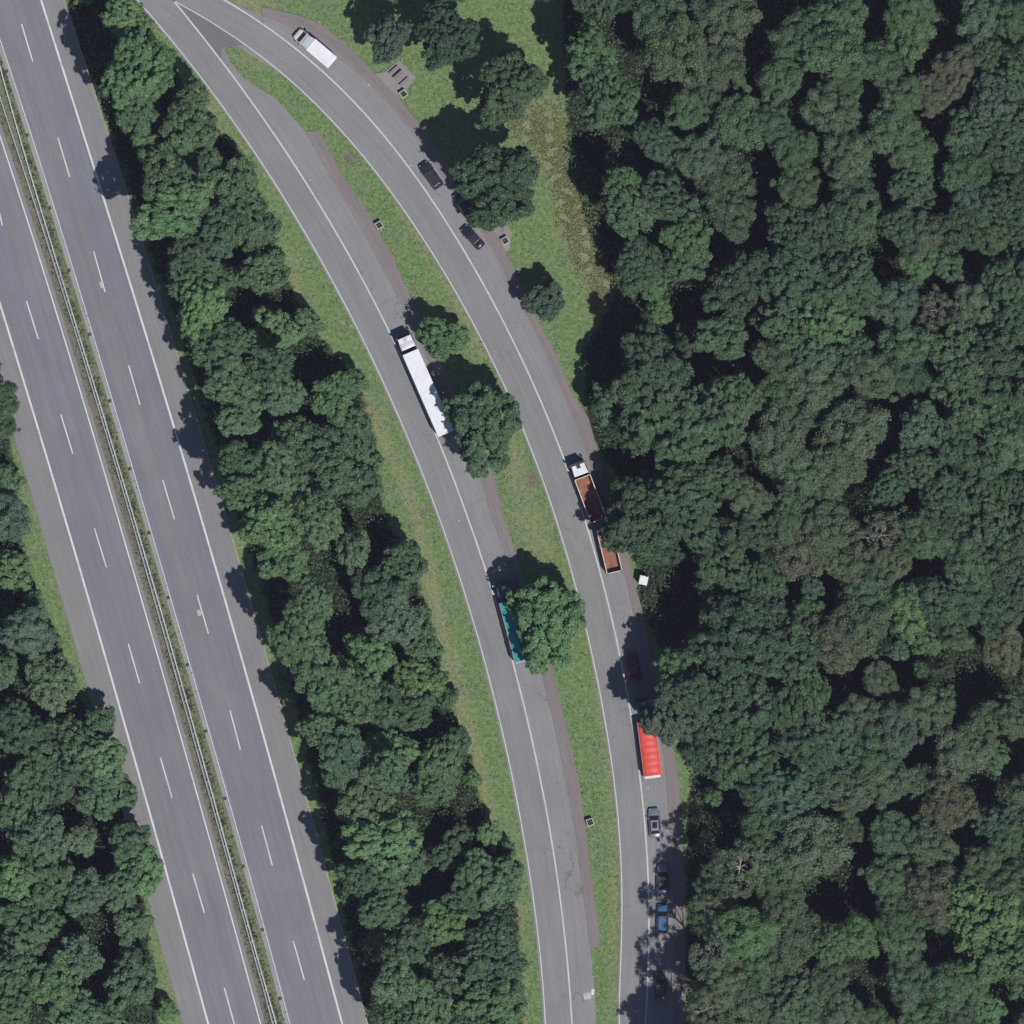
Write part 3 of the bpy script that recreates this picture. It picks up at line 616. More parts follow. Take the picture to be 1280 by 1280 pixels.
def artic_teal():
    r = empty('articulated_lorry', (0, 0, 0)); L = 12.2; x1 = L / 2; slate = vpaint('slate_cab', (.03, .05, .06))
    tractor(r, x1, slate, W=2.4, H=3.3, L=2.1)
    t0 = -L / 2; W = 2.5
    tb = bobj('trailer_body', B(t0, t0 + 9.3, -W / 2, W / 2, 1.1, 2.9), M['aluminium'], r, bevel=.03)
    bm = newbm(); n = 16; rs = []
    for i in range(n + 1):
        x = t0 + .08 + 9.14 * i / n; sag = .05 * math.sin(i * math.pi / 1.0 + .5) + (.04 if i % 2 else -.03)
        rs.append([bm.verts.new(p) for p in ((x, -W / 2 + .04, 2.86), (x, W / 2 - .04, 2.86), (x, W / 2 - .08, 3.0), (x, .5, 3.14 + sag), (x, 0, 3.2 + sag), (x, -.5, 3.14 + sag), (x, -W / 2 + .08, 3.0))])
    loft(bm, rs); bobj('tarpaulin', bm, M['teal'], tb)
    bm = newbm()
    for s in (-1, 1): box(bm, t0, t0 + 9.3, s * (W / 2 + .03) - .03, s * (W / 2 + .03) + .03, 2.8, 2.92)
    bobj('top_rail', bm, M['rust'], tb)
    bobj('tailgate', B(t0 - .08, t0 - .005, -W / 2, W / 2, 1.1, 3.0), M['aluminium'], tb, bevel=.02)
    bobj('trailer_frame', B(t0 + .1, t0 + 8.8, -.5, .5, .7, 1.08), M['chassis'], r); axles(r, (t0 + 1.2, t0 + 2.5, t0 + 3.8))
    bm = newbm(); box(bm, x1 - .3, x1 - .12, 1.3, 1.62, 2.2, 2.6); bobj('chrome_mirror', bm, M['white'], r, bevel=.05)
    return r
r = artic_teal(); place(r, 640.8, 777, -25.5, -96); tag(r, 'lorry with teal tarpaulin half hidden under the island tree', 'lorry', 'lorries parked in the lay-bys')

def artic_red():
    r = empty('articulated_lorry', (0, 0, 0)); blue = vpaint('blue_cab', (.02, .04, .22)); L = 11.6; x1 = L / 2
    lorry_cab(r, x1, blue, W=2.35, H=3.2, L=2.1); t0 = -L / 2; W = 2.6; TL = 8.15
    tb = bobj('trailer_body', B(t0 + .02, t0 + TL, -W / 2, W / 2, 1.1, 2.5), M['red'], r, bevel=.03)
    bm = newbm(); n = 32; rs = []
    for i in range(n + 1):
        x = t0 + .05 + (TL - .1) * i / n; s_ = .025 * math.cos(i * math.pi / 2)
        a = [bm.verts.new((x, math.cos(t) * (W / 2 - .03), 2.46 + (.52 + s_) * math.sin(t) ** .8 if 0 < t < math.pi else 2.46)) for t in [math.pi * k / 10 for k in range(11)]]
        rs.append(a)
    loft(bm, rs); bobj('tarpaulin', bm, M['red'], tb)
    pale = simple('faded_red_edge', (.62, .2, .18), .6)
    for s in (-1, 1): bobj('side_rail', B(t0, t0 + TL, s * (W / 2 + .015) - .045, s * (W / 2 + .015) + .045, 2.36, 2.5), pale, tb)
    bobj('tailgate', B(t0 - .4, t0 - .005, -W / 2 + .15, W / 2, 1.0, 1.7), M['aluminium'], tb, bevel=.03)
    bm = newbm()
    for i in range(12): 
        x = t0 + .3 + i * .68; box(bm, x, x + .06, -W / 2 - .05, -W / 2 + .02, 1.15, 2.35); box(bm, x, x + .06, W / 2 - .02, W / 2 + .05, 1.15, 2.35)
    bobj('side_strap', bm, pale, tb)
    bobj('chassis', B(t0 + .1, x1 - .5, -.45, .45, .6, 1.06), M['chassis'], r); axles(r, (x1 - 1.3, x1 - 4.2, t0 + 1.3, t0 + 2.6)); return r
r = artic_red(); place(r, 809.7, 921, -8.6, -66); tag(r, 'lorry with bright red tarpaulin trailer and blue cab under trees', 'lorry', 'lorries parked in the lay-bys')

# white cabin on the footpath
def cabin():
    r = empty('portable_toilet', (0, 0, 0))
    bobj('walls', B(-.62, .62, -.66, .66, .08, 2.1), M['white'], r, bevel=.05)
    bobj('roof', B(-.7, .7, -.74, .74, 2.1, 2.36, .12, .12, .12), M['white'], r, bevel=.06, seg=3)
    bobj('door', B(.62, .65, -.4, .4, .2, 1.95), M['aluminium'], r, bevel=.01); bobj('vent_pipe', B(-.5, -.4, -.6, -.5, 2.3, 2.6), M['black'], r)
    bobj('base', B(-.68, .68, -.7, .7, 0, .08), M['chassis'], r)
    r.location = P(804, 725, .12); r.rotation_euler = (0, 0, math.radians(168)); tag(r, 'small white roofed portable toilet on the footpath behind rusty trailer', 'portable toilet')
cabin()

# ------------------------------------------------------------ litter bins, tables, benches
M['pale_concrete'] = simple('pale_bin_concrete', (.50, .50, .46), .85, var=.15); M['wood'] = simple('weathered_planks', (.23, .21, .21), .8, var=.25, scale=4)
M['binliner'] = simple('bin_inside', (.02, .02, .02), .6)
def bin_(label, px, py, ang):
    r = empty('litter_bin', (0, 0, 0)); w = .52; t = .12
    for i, (a, b, c, d) in enumerate(((-w, w, -w, -w + t), (-w, w, w - t, w), (-w, -w + t, -w + t + .002, w - t - .002), (w - t, w, -w + t + .002, w - t - .002))):
        bobj('concrete_side', B(a, b, c, d, 0, .95), M['pale_concrete'], r, bevel=.02)
    bm = newbm(); cyl(bm, (0, 0, .03), (0, 0, .6), .30, 16, .33); bobj('bin_drum', bm, M['binliner'], r)
    r.location = P(px, py); r.location.z = .1; r.rotation_euler = (0, 0, math.radians(ang)); tag(r, label, 'bin', 'square concrete litter bins along the footpaths')
bin_('square concrete bin beside the picnic pad', 504.5, 117.5, 35)
bin_('square concrete bin on the grass island near its upper end', 474, 281.5, 30)
bin_('square concrete bin beside the bench near small dark car', 631.5, 301, 30)
bin_('square concrete bin on the island path, level with silver blue car', 737.5, 1027.5, 20)
def slab(pts, z, mat, name='paved_pad'):
    bm = newbm(); P0 = [P(*p) for p in pts]; a = [bm.verts.new((p.x, p.y, z - .12)) for p in P0]; b = [bm.verts.new((p.x, p.y, z)) for p in P0]
    bm.faces.new(a); bm.faces.new(b)
    for i in range(len(a)): bm.faces.new((a[i], a[(i + 1) % len(a)], b[(i + 1) % len(a)], b[i]))
    bobj(name, bm, mat)['kind'] = 'structure'
slab([(468,92),(481,90),(498,75),(520,97),(504,118),(494,120),(472,100)], .116, M['pad']); slab([(588,262),(612,262),(640,290),(637,312),(622,322),(604,298)], .116, M['pad'])
def bench(label, px, py, ang, table=False, L=1.75):
    r = empty('picnic_table' if table else 'park_bench', (0, 0, 0)); h = .74 if table else .45; n = 5 if table else 3; wd = .15
    for i in range(n):
        y = (i - (n - 1) / 2) * (wd + .02); bobj('plank', B(-L / 2, L / 2, y - wd / 2, y + wd / 2, h - .05, h), M['wood'], r)
    for s in (-1, 1): bobj('leg', B(s * L * .36 - .07, s * L * .36 + .07, -n * .07, n * .07, 0, h - .052), M['pale_concrete'], r)
    r.location = P(px, py); r.location.z = .118; r.rotation_euler = (0, 0, math.radians(ang)); tag(r, label, 'table' if table else 'bench'); return r
bench('wooden bench on the picnic pad, on its upper left side', 492.5, 88, 42); bench('wooden picnic table between two benches on the pad', 499, 95, 42, True)
bench('wooden bench on the picnic pad, nearest the concrete bin', 505.5, 102.5, 42); bench('lone wooden bench at the edge of the tree, above a bin', 628, 284, -58, L=1.9)

# ------------------------------------------------------------ trees
def crown_mesh(name, R, Hh, ncl, nleaf, leaf, seed, cr=(.11, .2), soft=False, flat=1.0, core=.5, zmin=-.55, fill=1.0):
    rng = np.random.RandomState(seed)
    d = rng.normal(0, 1, (ncl * 3, 3)); d /= np.linalg.norm(d, axis=1)[:, None]; d = d[d[:, 2] > zmin][:ncl]
    ph = rng.uniform(0, 6.28, 6); az = np.arctan2(d[:, 1], d[:, 0])
    lob = 1 + .16 * np.sin(3 * az + ph[0]) + .10 * np.sin(5 * az + ph[1]) + .06 * np.sin(2 * az + ph[2]) + .09 * np.sin(7 * az + 4 * d[:, 2] + ph[3])
    rad = lob * (1 - .34 * rng.uniform(0, 1, len(d)) ** 1.7)
    crr = rng.uniform(cr[0], cr[1], len(d)) * R
    sq = np.where(d[:, 2] > 0, np.abs(d[:, 2]) ** .8, -np.abs(d[:, 2]))
    cen = np.stack([d[:, 0] * R * rad, d[:, 1] * R * rad, sq * Hh * rad * flat], 1) * (1 - .5 * cr[1])
    cv = rng.uniform(0, 1, len(d))
    w_ = crr ** 2; w_ /= w_.sum(); cid = rng.choice(len(d), nleaf, p=w_)
    ld_ = rng.normal(0, 1, (nleaf, 3)); out = cen[cid] / (np.linalg.norm(cen[cid], axis=1)[:, None] + 1e-6)
    ld_ /= np.linalg.norm(ld_, axis=1)[:, None]; ld_ += out * .55 + np.array([0, 0, .35]); ld_ /= np.linalg.norm(ld_, axis=1)[:, None]
    rr = crr[cid] * (rng.uniform(.35 if soft else .6, 1.12, nleaf))
    pos = cen[cid] + ld_ * rr[:, None] * np.array([1, 1, .8])
    # some stray twigs sticking out
    st = rng.rand(nleaf) < .05; pos[st] += ld_[st] * (crr[cid][st] * rng.uniform(.2, .7, st.sum()))[:, None]
    v_, f_ = leaves(pos, ld_ * .8 + np.array([0, 0, .35]), leaf, 1.45, .45 if not soft else .42, rng)
    val = np.clip(cv[cid] * .6 + rng.rand(nleaf) * .4, 0, 1) if not soft else np.clip(.15 + cv[cid] * .55 + rng.rand(nleaf) * .15, 0, 1)
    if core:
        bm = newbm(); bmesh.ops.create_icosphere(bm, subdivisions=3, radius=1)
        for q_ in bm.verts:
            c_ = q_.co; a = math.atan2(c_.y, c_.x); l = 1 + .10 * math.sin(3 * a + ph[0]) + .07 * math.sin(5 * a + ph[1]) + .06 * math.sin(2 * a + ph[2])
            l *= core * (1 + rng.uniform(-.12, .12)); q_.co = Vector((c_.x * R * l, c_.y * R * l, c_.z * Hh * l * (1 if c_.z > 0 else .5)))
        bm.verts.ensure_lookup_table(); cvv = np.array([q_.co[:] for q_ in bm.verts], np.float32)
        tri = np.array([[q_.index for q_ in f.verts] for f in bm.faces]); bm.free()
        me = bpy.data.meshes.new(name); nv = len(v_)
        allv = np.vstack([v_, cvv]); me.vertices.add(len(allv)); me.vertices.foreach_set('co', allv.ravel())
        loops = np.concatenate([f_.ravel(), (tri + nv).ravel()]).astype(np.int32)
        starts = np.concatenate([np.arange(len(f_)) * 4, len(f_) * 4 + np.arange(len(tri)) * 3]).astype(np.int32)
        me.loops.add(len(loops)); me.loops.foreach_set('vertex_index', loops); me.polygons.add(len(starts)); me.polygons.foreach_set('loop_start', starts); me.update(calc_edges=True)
        val = np.concatenate([val, np.full(len(tri), .02)])  # core takes the darkest leaf tone as painted shade between the clumps
    else:
        me = bpy.data.meshes.new(name); mesh_np(me, v_, f_)
    att(me, 'v', val, 'FACE'); me.materials.append(M['leaf']); me['R'] = R; me['H'] = Hh
    return me
TPL = {'S': [crown_mesh('crown', 2.3, 2.0, 85, 6500, .22, 10 + i, (.14, .25)) for i in range(3)],
       'M': [crown_mesh('crown', 3.8, 3.2, 210, 17000, .25, 20 + i, (.085, .17)) for i in range(5)],
       'L': [crown_mesh('crown', 5.8, 4.6, 430, 38000, .27, 30 + i, (.06, .12)) for i in range(4)],
       'P': [crown_mesh('crown', 3.8, 2.7, 130, 26000, .17, 40 + i, (.12, .24), True, 1.0) for i in range(4)],
       'X': [crown_mesh('crown', 3.8, 2.6, 60, 5200, .17, 60 + i, (.12, .22), True, 1.0, 0) for i in range(2)]}
def tube(bm, pts, rs, n=5):
    prev = None
    for i, p in enumerate(pts):
        d = (pts[min(i + 1, len(pts) - 1)] - pts[max(i - 1, 0)]).normalized(); qd = d.to_track_quat('Z', 'Y')
        rg = [bm.verts.new(p + qd @ Vector((math.cos(6.283 * k / n), math.sin(6.283 * k / n), 0)) * rs[i]) for k in range(n)]
        if prev:
            for k in range(n): bm.faces.new((prev[k], prev[(k + 1) % n], rg[(k + 1) % n], rg[k]))
        prev = rg
    bm.faces.new(prev)
def trunk_mesh(seed):
    rnd = random.Random(seed); bm = newbm(); pts = [Vector((rnd.uniform(-.15, .15) * i, rnd.uniform(-.15, .15) * i, 10.0 * i / 6)) for i in range(7)]
    tube(bm, [Vector((0, 0, -.3))] + pts[1:], [.32, .26, .23, .2, .16, .11, .05], 8)
    for k in range(7):
        i = rnd.randint(3, 5); a = k * .9 + rnd.uniform(-.3, .3); p = pts[i]; e = Vector((math.cos(a), math.sin(a), rnd.uniform(.5, 1.1)))
        tube(bm, [p, p + e * 1.0, p + e * 1.9 + Vector((0, 0, .3))], [.11, .08, .03])
    me = bpy.data.meshes.new('trunk'); bmesh.ops.recalc_face_normals(bm, faces=bm.faces); bm.to_mesh(me); bm.free(); me.materials.append(M['bark']); return me
TRUNKS = [trunk_mesh(i) for i in range(3)]
def branch_mesh(seed):
    rnd = random.Random(seed); bm = newbm()
    def grow(p, d, l, r, dep):
        mid = p + d * l * .5 + Vector((rnd.uniform(-.1, .1), rnd.uniform(-.1, .1), 0)) * l; e = p + d * l + Vector((rnd.uniform(-.15, .15), rnd.uniform(-.15, .15), 0)) * l
        tube(bm, [p, mid, e], [r, r * .75, r * .45], 5)
        if dep:
            for _ in range(3):
                dd = (d + Vector((rnd.uniform(-.9, .9), rnd.uniform(-.9, .9), rnd.uniform(-.1, .5)))).normalized(); grow(mid if rnd.random() < .4 else e, dd, l * .62, r * .5, dep - 1)
    for k in range(6):
        a = k * 1.05 + rnd.uniform(-.3, .3); grow(Vector((0, 0, -1.0)), Vector((math.cos(a), math.sin(a), .95)).normalized(), 2.1, .12, 3)
    me = bpy.data.meshes.new('branches'); bmesh.ops.recalc_face_normals(bm, faces=bm.faces); bm.to_mesh(me); bm.free(); me.materials.append(M['deadwood']); return me
BR = [branch_mesh(i) for i in range(2)]
TONE = {'d': ((.79, .83, .79), 'dark green'), 'g': ((1.0, 1.02, .92), 'mid green'), 'l': ((1.2, 1.3, 1.0), 'light green'), 'y': ((1.32, 1.36, .98), 'yellow-green'),
        'o': ((1.16, 1.0, .98), 'olive'), 'b': ((1.3, .94, 1.0), 'brownish'), 'u': ((.95, 1.02, 1.05), 'blue-green'), 'w': ((1.1, 1.02, 1.14), 'grey-green')}
# x y r tone [kind] [height of the widest level]   (photo pixels, metres)
MID = """157,20,25,y,,18 170,88,42,l,,20 198,75,20,l,,13 170,138,27,g,,19 240,126,22,g,,7 180,175,14,g,,15 234,162,31,g 207,218,34,g,,16 255,208,24,d 206,272,34,l,,17 238,243,24,y 292,236,34,g 268,285,34,d 312,278,33,g
248,345,36,g,,16 252,385,32,l 275,432,38,d 330,338,30,g 385,403,18,g,,6 345,412,27,l 288,478,30,g 300,520,26,g 335,460,30,d 350,490,28,g 415,497,27,l 440,480,18,g,,6 375,555,34,g 437,542,32,d 345,592,34,g 405,590,32,g 450,607,25,d,,6 300,615,24,g,,19
340,655,34,l,,20 355,700,28,g 400,650,30,g 442,690,22,w 505,703,28,d 475,742,33,d 492,772,32,w 392,752,24,g 375,792,37,g 408,850,34,g 462,822,30,l 525,800,24,g,,5 523,852,30,y,,5 440,870,33,g 478,885,30,d 515,888,26,g,,6 400,912,23,g 428,938,29,d 490,938,28,l 570,930,20,d,,4 550,952,30,g
455,998,33,o 485,965,26,g 543,978,30,g 480,1052,40,l 480,1098,32,g 508,1078,27,g 478,1135,28,g 612,1042,16,l,,5 568,1062,26,d,,5 612,1100,38,g 552,1155,28,y 578,1128,26,g 472,1180,22,b,X,5 612,1192,42,d 508,1180,28,d 495,1225,29,g 562,1225,33,g 615,1255,40,g 535,1262,30,g 500,1290,28,g 580,1290,30,d 110,-8,14,y,,3 236,318,25,d,,18 298,573,23,d,,18 388,838,25,g,,17 422,965,21,g,,17 450,1098,23,d,,17 262,152,8,g,,1.5 334,300,10,g,,2 468,578,11,l,,2 527,765,11,g,,2 560,872,12,g,,2 590,972,11,l,,2 634,1062,11,g,,2 258,500,8,l,,1.5 300,640,9,g,,2 352,850,8,l,,1.5 432,1120,9,l,,2"""  # tall crowns among the last are put in to join the shoulder's shade
WEST = """-5,500,26,d,P,9 4,532,17,d,P 6,600,20,g,,4 8,648,28,w,P 12,712,26,y,,3 42,752,14,g,,3 62,800,14,g,,3 33,790,30,w,P 65,852,34,o 2,838,20,g 25,912,36,d 88,915,22,g 125,905,21,d,,6 102,938,33,g 128,950,30,l 50,955,30,g 130,987,36,g 72,972,30,d 28,1002,34,g 50,1045,34,w 102,1050,20,o 160,1050,24,d 172,1090,32,l 150,1110,26,g 108,1115,28,w 60,1100,32,g 20,1095,30,l 165,1155,22,g 35,1160,38,g 100,1195,26,w 162,1225,35,g 70,1225,32,l 20,1215,30,g 208,1262,13,l,,3 92,1262,32,g 10,1265,28,g 130,1280,26,g"""
ISL = """552,421,27,l,,5.5 605,532,47,g,,9 684,777,48,l,,8"""
FRONT = """485,48,27,w,,8.5 558,45,38,d,,10 636,110,41,g,,11 622,227,49,d,,14 681,376,24,w,,5.5 590,214,16,w,,9 604,268,20,d,,6.5"""  # last crown is added low down to shade the dark blue car
EAST = """738,68,32,l,,14 760,120,38,g,,14 820,175,26,u 857,137,24,g,P 845,62,42,o,P 820,22,34,g,P 905,25,38,o,P 902,78,32,o,P 925,150,35,g,P 872,195,30,w,P 782,262,32,g,,14 780,225,18,l,,13 830,250,36,d 905,225,34,o,P 915,268,28,o,P 860,297,29,l 800,322,27,d,,10 798,340,26,g,,10 857,325,28,g,,10 815,358,18,l,,7 825,388,16,y,,5 884,120,20,u,P
815,457,42,d,,13 810,500,50,g,,12 857,540,44,g,,12.5 910,508,40,g,,13 760,507,22,u,,8 902,420,30,g 915,360,34,d 955,340,30,d 862,425,18,d,,6 800,648,49,d,,8.5 814,676,33,d,,8.5 855,612,42,g,,12 898,600,28,g 865,650,36,g 935,620,26,o,P 907,705,36,g 890,730,22,u 935,665,28,d 952,730,26,d 915,800,56,d,,12 872,812,22,g 848,838,27,l,,12 839,893,36,w,,13 868,868,25,d,,16 846,862,20,g,,14 880,925,33,d 920,880,50,d,,12 925,940,42,g,,12 985,815,44,g,,12 1000,880,44,g,,12 1010,928,40,d 955,1030,30,g,P 925,1085,36,o,X,14 900,1145,36,o,P,12 932,1165,32,l,P,16 902,1235,34,o,P,12 932,1262,32,o,P,12 893,1093,22,d,X,15 886,1138,26,o,X,14 886,1200,27,o,X,20 884,1262,26,o,X,20 950,1200,26,g,P 892,995,12,l,,4 960,1100,24,o,P 950,985,30,d 955,770,30,d 963,560,30,d,P
997,45,30,g,P 1047,25,34,g,P 1042,64,34,g,P 1135,42,32,l,P 1100,80,28,g,P 1140,8,28,g,P 1230,15,32,w,P 1270,25,24,g,P 1232,72,24,d 1195,85,26,b,P 1167,118,26,b,P 975,100,28,g,P 1052,105,26,g,P 1042,142,32,o,P 1125,118,26,g,P 1115,160,30,g,P 1140,190,28,g,P 965,155,24,g,P 992,188,28,g,P 1057,195,32,o,P 1065,230,26,g,P 1210,162,28,g 1242,125,28,w 1268,100,24,g 1262,155,26,d 1247,190,30,d 1210,215,30,g,P 1140,232,28,g 1150,250,15,w,X 997,235,28,g,P 1222,250,30,w,P 1260,250,30,d 1067,270,34,g,P 997,290,38,d 1047,300,34,d 1122,282,24,g 1152,292,28,o,P 1200,287,26,d 1237,290,26,g,P 1272,288,24,d
992,345,43,d 1060,352,40,g 1035,395,40,l 985,400,38,g 1150,328,22,l,P 1120,378,30,w,P 1172,388,26,b,X 1215,385,26,o,P 1185,330,20,g 1258,345,30,g 1268,400,30,d 1135,432,30,g,P 1197,440,34,g 1242,440,32,d 975,452,28,o,P 1015,445,26,u 1020,482,34,o,P 1065,445,28,g 1090,470,30,o,P 1130,465,28,d,P 1197,475,32,g 1210,510,32,g 1247,505,32,d 972,495,26,g,P 975,545,36,o,P 1005,520,22,o,P 1067,540,38,o,P 1047,578,36,o,P 1005,590,30,g,P 1155,532,28,u 1140,557,16,u 1197,557,28,d 1260,552,30,g,P 1147,585,28,g 1222,582,32,d 1180,615,30,d 1235,615,30,g 992,620,24,o,P 1030,612,20,g,P 1110,612,24,u,,8 1272,607,24,d
985,650,28,g,P 1035,660,34,o,P 1000,690,34,b,P 1100,670,35,b,X 1065,710,28,o,P 1115,705,26,o,P 1155,672,28,g,P 1172,650,26,d 1197,672,30,d 1242,660,32,g 1260,690,30,d 1210,710,28,g,P 1242,720,30,d 1015,735,14,u,,10 1010,765,19,l,P 965,735,20,u 1082,740,30,u,P 1135,760,34,y,P 1072,785,36,o,P 1048,800,36,b,P 1172,748,32,d 1210,745,28,d,P 1235,762,32,d 1268,748,26,d 1192,778,20,g,P 1160,802,18,l,,9 1197,797,18,o,P 1255,812,26,b,P 1122,812,14,u,,8 1152,840,12,g,,8 1100,850,24,o,P,8 1180,835,12,o,P 1165,885,30,o,P 1120,912,30,w,P 1077,892,24,o,P 1090,945,32,g,P 1235,900,26,o,P 1270,900,24,o,P 1200,938,34,o,P 1240,942,20,l,,9 1045,922,30,u
980,990,40,u 1025,975,30,u 1065,985,33,o,P 1110,975,29,o,P 1150,975,22,d 1178,978,24,o,P 1185,1007,33,b,P 1010,1060,42,o,P 980,1080,36,g 1060,1037,18,o,P 1115,1042,30,g,P 1162,1055,30,o,P 1247,1028,26,u,,9 1255,1055,22,g,P 1230,1080,24,o,P 1110,1095,28,g,P 1167,1115,34,b,P 1215,1105,26,g,P 1265,1105,26,o,P 980,1135,28,o,P 990,1170,38,o,P 1035,1180,24,l 1072,1172,24,l,P 1122,1147,30,g,P 1130,1182,26,g,P 1225,1145,48,y,,12 1250,1188,44,y,,12 1185,1150,20,g,P 1135,1227,28,w,P 1185,1230,30,g,P 1218,1232,22,g,P 975,1215,26,o,P 1035,1227,26,o,P 992,1252,36,g 1057,1265,26,o,P 1235,1262,20,l 1197,1268,18,w,P 1275,1225,22,d 1150,1275,22,g,P 960,1290,26,o,P 1095,1292,26,g,P"""  # added for shade: some thin crowns by lower bay, hidden ones by red car
OUT = """140,-48,26,g 560,-30,34,d,,10 490,-35,28,d,,9 700,-40,36,d,,12 745,-25,40,d,,12 780,-5,24,d,,11 1300,60,30,g,P 1302,330,32,d 1300,480,30,g 1304,650,30,d 1300,830,30,g 1298,985,30,o,P 885,1308,34,o,X,20 870,1330,30,o,P,18 905,1330,36,o,P 1010,1320,36,g 1170,1320,30,g,P 1300,1290,30,d 620,1320,34,g 850,1350,34,d,,11"""
LM = [(0, 'at top photo edge'), (60, 'level with the white box van'), (125, 'level with the picnic pad'), (218, 'level with black estate car'), (296, 'level with small dark car'),
      (375, 'level with round roadside tree'), (480, 'level with the long white lorry'), (590, 'level with the tipper cab'), (690, 'level with the rusty trailer'), (775, 'level with the teal lorry'),
      (850, 'level with the dark red car'), (935, 'level with red trailer'), (1028, 'level with silver blue car'), (1100, 'level with grey-blue saloon'), (1150, 'level with the bright blue car'), (1232, 'near photo bottom')]
ALL = []
for zone, txt in (('MID', MID), ('WEST', WEST), ('ISL', ISL), ('FRONT', FRONT), ('EAST', EAST), ('OUT', OUT)):
    for it in txt.split():
        f = it.split(',') + ['', '']
        ALL.append(dict(zone=zone, x=float(f[0]), y=float(f[1]), r=float(f[2]), t=f[3], k=f[4], z=float(f[5]) if f[5] else None))
SPECIAL = {(604,268): 'small dark low crown added under the large tree, shading the dark blue car', (552,421): 'low light green round tree right beside the white lorry cab', (605,532): 'large dark oval tree on the island overhanging the white lorry tail', (684,777): 'large bright green tree on the island overhanging the teal lorry',
           (485,48): 'grey-green small tree directly above the picnic pad', (558,45): 'dark round tree right of the picnic pad near the top edge', (636,110): 'round leafy tree on the grass right of the picnic bin', (617,228): 'large dark tree overhanging the small dark cars by the footpath',
           (681,376): 'small grey-green round tree alone on grass beside the parking lane', (592,213): 'small pale lower crown tucked under the large dark tree by the cars', (1100,670): 'dying crown full of bare white branches in mid wood', (1150,250): 'bare white forked branches poking from the upper wood',
           (472,1180): 'brown dying tree between motorway and slip road near the bottom', (800,648): 'large dark tree hiding the middle between the rusty beds', (814,676): 'dark crown just above the white portable toilet', (839,893): 'grey-green round crown overhanging the blue cab and red tarpaulin', (1225,1145): 'biggest yellow-green crown in the lower right wood, upper of two', (1250,1188): 'biggest yellow-green crown in the lower right wood, lower of two',
           (1172,388): 'brownish sparse pine with a bare white branch, right part of wood', (925,1085): 'thin olive pine with visible bare branches by the silver blue car', (892,995): 'tiny bright green shrub at the wood edge above the parked cars'}
def column(t):
    x = t['x']
    if t['zone'] == 'MID':
        c = (R_pav(t['y']) + L1(t['y'])) / 2; return 'on motorway side of tree belt' if x < c - 18 else ('on slip road side of tree belt' if x > c + 28 else 'in middle of tree belt')
    if t['zone'] == 'WEST': return 'left of motorway by photo edge' if x < 45 else ('left of motorway by hard shoulder' if x > 118 else 'left of motorway, mid thicket')
    if t['zone'] == 'OUT': return 'just outside the photo'
    for lim, s in ((800, 'on left fringe of wood'), (880, 'second row into wood'), (960, 'in left part of wood'), (1040, 'left of mid wood'), (1110, 'in mid wood'), (1180, 'right of mid wood'), (1240, 'near right photo edge')):
        if x < lim: return s
    return 'touching right photo edge'
keys = {}; seen = set()
for t in ALL:
    lm = min(LM, key=lambda q: abs(q[0] - t['y']))[1]; size = 'small' if t['r'] < 22 else ('large' if t['r'] > 36 else '')
    kd = {'P': 'pine', 'X': 'sparse crown'}.get(t['k'], 'leafy crown') if t['r'] > 14.5 else 'bush'
    t['base'] = (size + ' ' + TONE[t['t']][1] + ' ' + kd).strip(); t['where'] = column(t) + ', ' + lm
    keys.setdefault((t['base'], t['where']), []).append(t)
for (b, wh), ts in keys.items():
    ts.sort(key=lambda t: (t['y'], t['x']))
    for i, t in enumerate(ts):
        q_ = '' if len(ts) == 1 else (('upper ', 'lower ')[i] if len(ts) == 2 else ('topmost ', 'middle ', 'lowest ', 'very lowest ')[min(i, 3)])
        t['label'] = SPECIAL.get((int(t['x']), int(t['y'])), q_ + b + ' ' + wh.replace('level with the ', 'level with '))
for t in ALL:
    if len(t['label'].split()) > 16: t['label'] = t['label'].replace('leafy crown', 'crown').replace('touching right photo edge', 'at right photo edge').replace('very lowest', 'bottom')
    if len(t['label'].split()) > 16: t['label'] = ' '.join(w_ for w_ in t['label'].split() if w_ not in ('sparse', 'of'))
    if t['label'] in seen: print('DUP', t['label'])
    seen.add(t['label'])
GROUPS = {'MID': 'trees of the belt between motorway and slip road', 'WEST': 'trees left of the motorway', 'ISL': 'trees on the grass island', 'FRONT': 'roadside trees beside the right hand lay-by', 'EAST': 'trees of the right hand wood', 'OUT': 'trees just outside the photo'}
rt = random.Random(5)
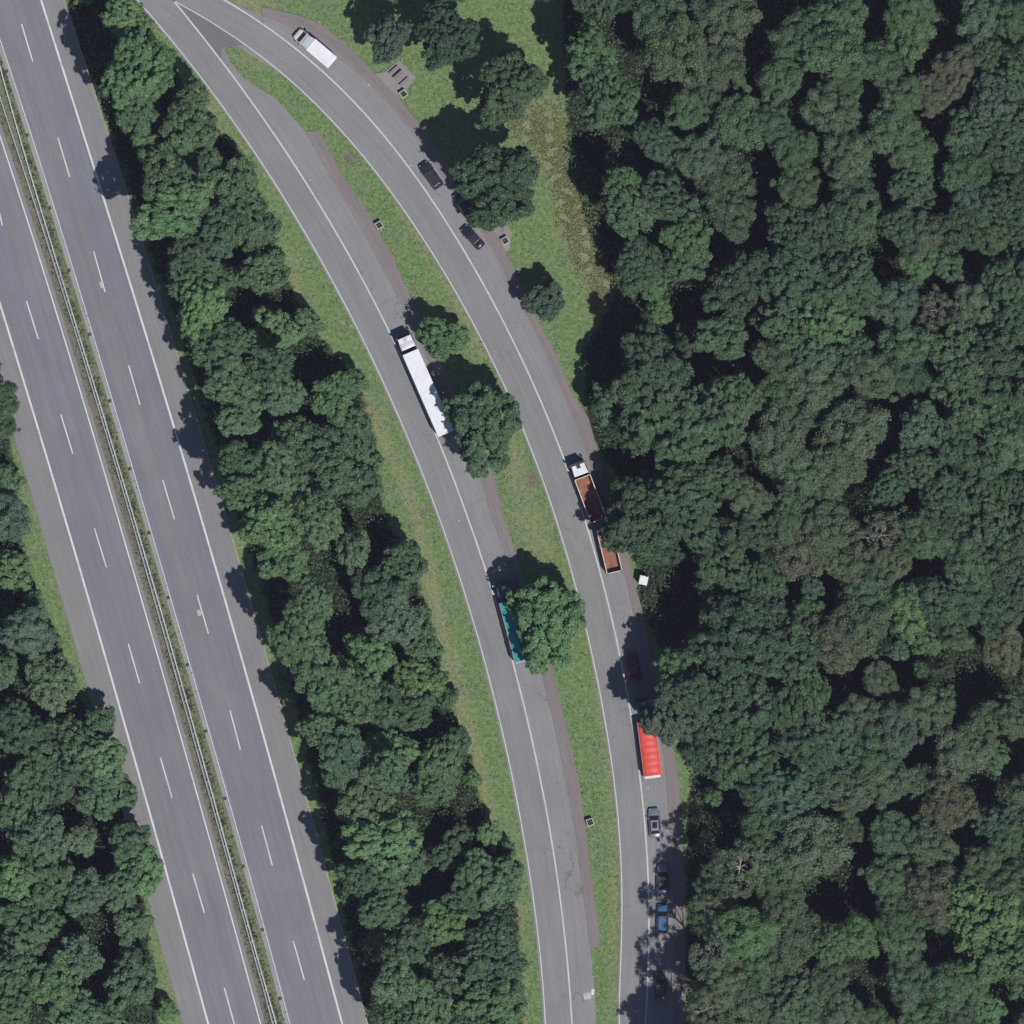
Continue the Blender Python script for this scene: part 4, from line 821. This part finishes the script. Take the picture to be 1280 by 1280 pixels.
for t in ALL:
    rt = random.Random(int(t['x']) * 1999 + int(t['y']))     # each tree keeps its own shape when others change
    r = t['r'] * MPP; kind = t['k'] or ('S' if t['r'] < 23 else ('M' if t['r'] < 36 else 'L'))
    zc = t['z']
    if zc is None: zc = {'MID': 17.5 if t['x'] < (R_pav(t['y']) + L1(t['y'])) / 2 - 10 else 8.5, 'WEST': 8.0}.get(t['zone'], 11.0) + rt.uniform(-1.3, 1.3) - (1.5 if t['r'] < 24 and t['zone'] != 'MID' else 0) + (1.0 if t['r'] > 38 else 0)
    me = rt.choice(TPL[kind]); s = r / me['R'] * (1.03 if kind in 'PX' else 1.0); vs = min(max(s, .75), 1.25); vs = min(vs, (zc - .2) / me['H'])
    name = {'P': 'pine_tree', 'X': 'dead_tree'}.get(kind, 'broadleaf_tree' if t['r'] > 14.5 else 'shrub')
    root = empty(name, P(t['x'], t['y'], zc) * 1.0); root.location.z = 0
    cr_ = link('crown', me, None, root, (0, 0, zc)); cr_.rotation_euler = (rt.uniform(-.16, .16), rt.uniform(-.16, .16), rt.uniform(0, 6.283))
    el = rt.uniform(.87, 1.15); cr_.scale = (s * el, s / el, vs)
    if (t['x'], t['y']) in ((605, 532), (684, 777)): cr_.rotation_euler = (0, 0, 1.62 if t['x'] > 650 else 1.7); cr_.scale = (s * 1.17, s * .92, vs)
    c = TONE[t['t']][0]; j = rt.uniform(.87, 1.14) * {'MID': 1.12, 'WEST': 1.15, 'ISL': 1.05}.get(t['zone'], 1.0 if kind in 'PX' else .88); cr_.color = (c[0] * j * rt.uniform(.95, 1.05), c[1] * j, c[2] * j * rt.uniform(.93, 1.07), 1)
    tk = link('trunk', rt.choice(TRUNKS), None, root); f = min(1.3, max(.4, r / 4)); tk.scale = (f, f, zc / 10.0); tk.rotation_euler = (0, 0, rt.uniform(0, 6))
    if kind == 'X':
        b_ = link('branches', rt.choice(BR), None, root, (0, 0, zc - .3)); b_.scale = (s * .8, s * .8, .9); b_.rotation_euler = (0, 0, rt.uniform(0, 6))
    tag(root, t['label'], 'shrub' if name == 'shrub' else 'tree', GROUPS[t['zone']])
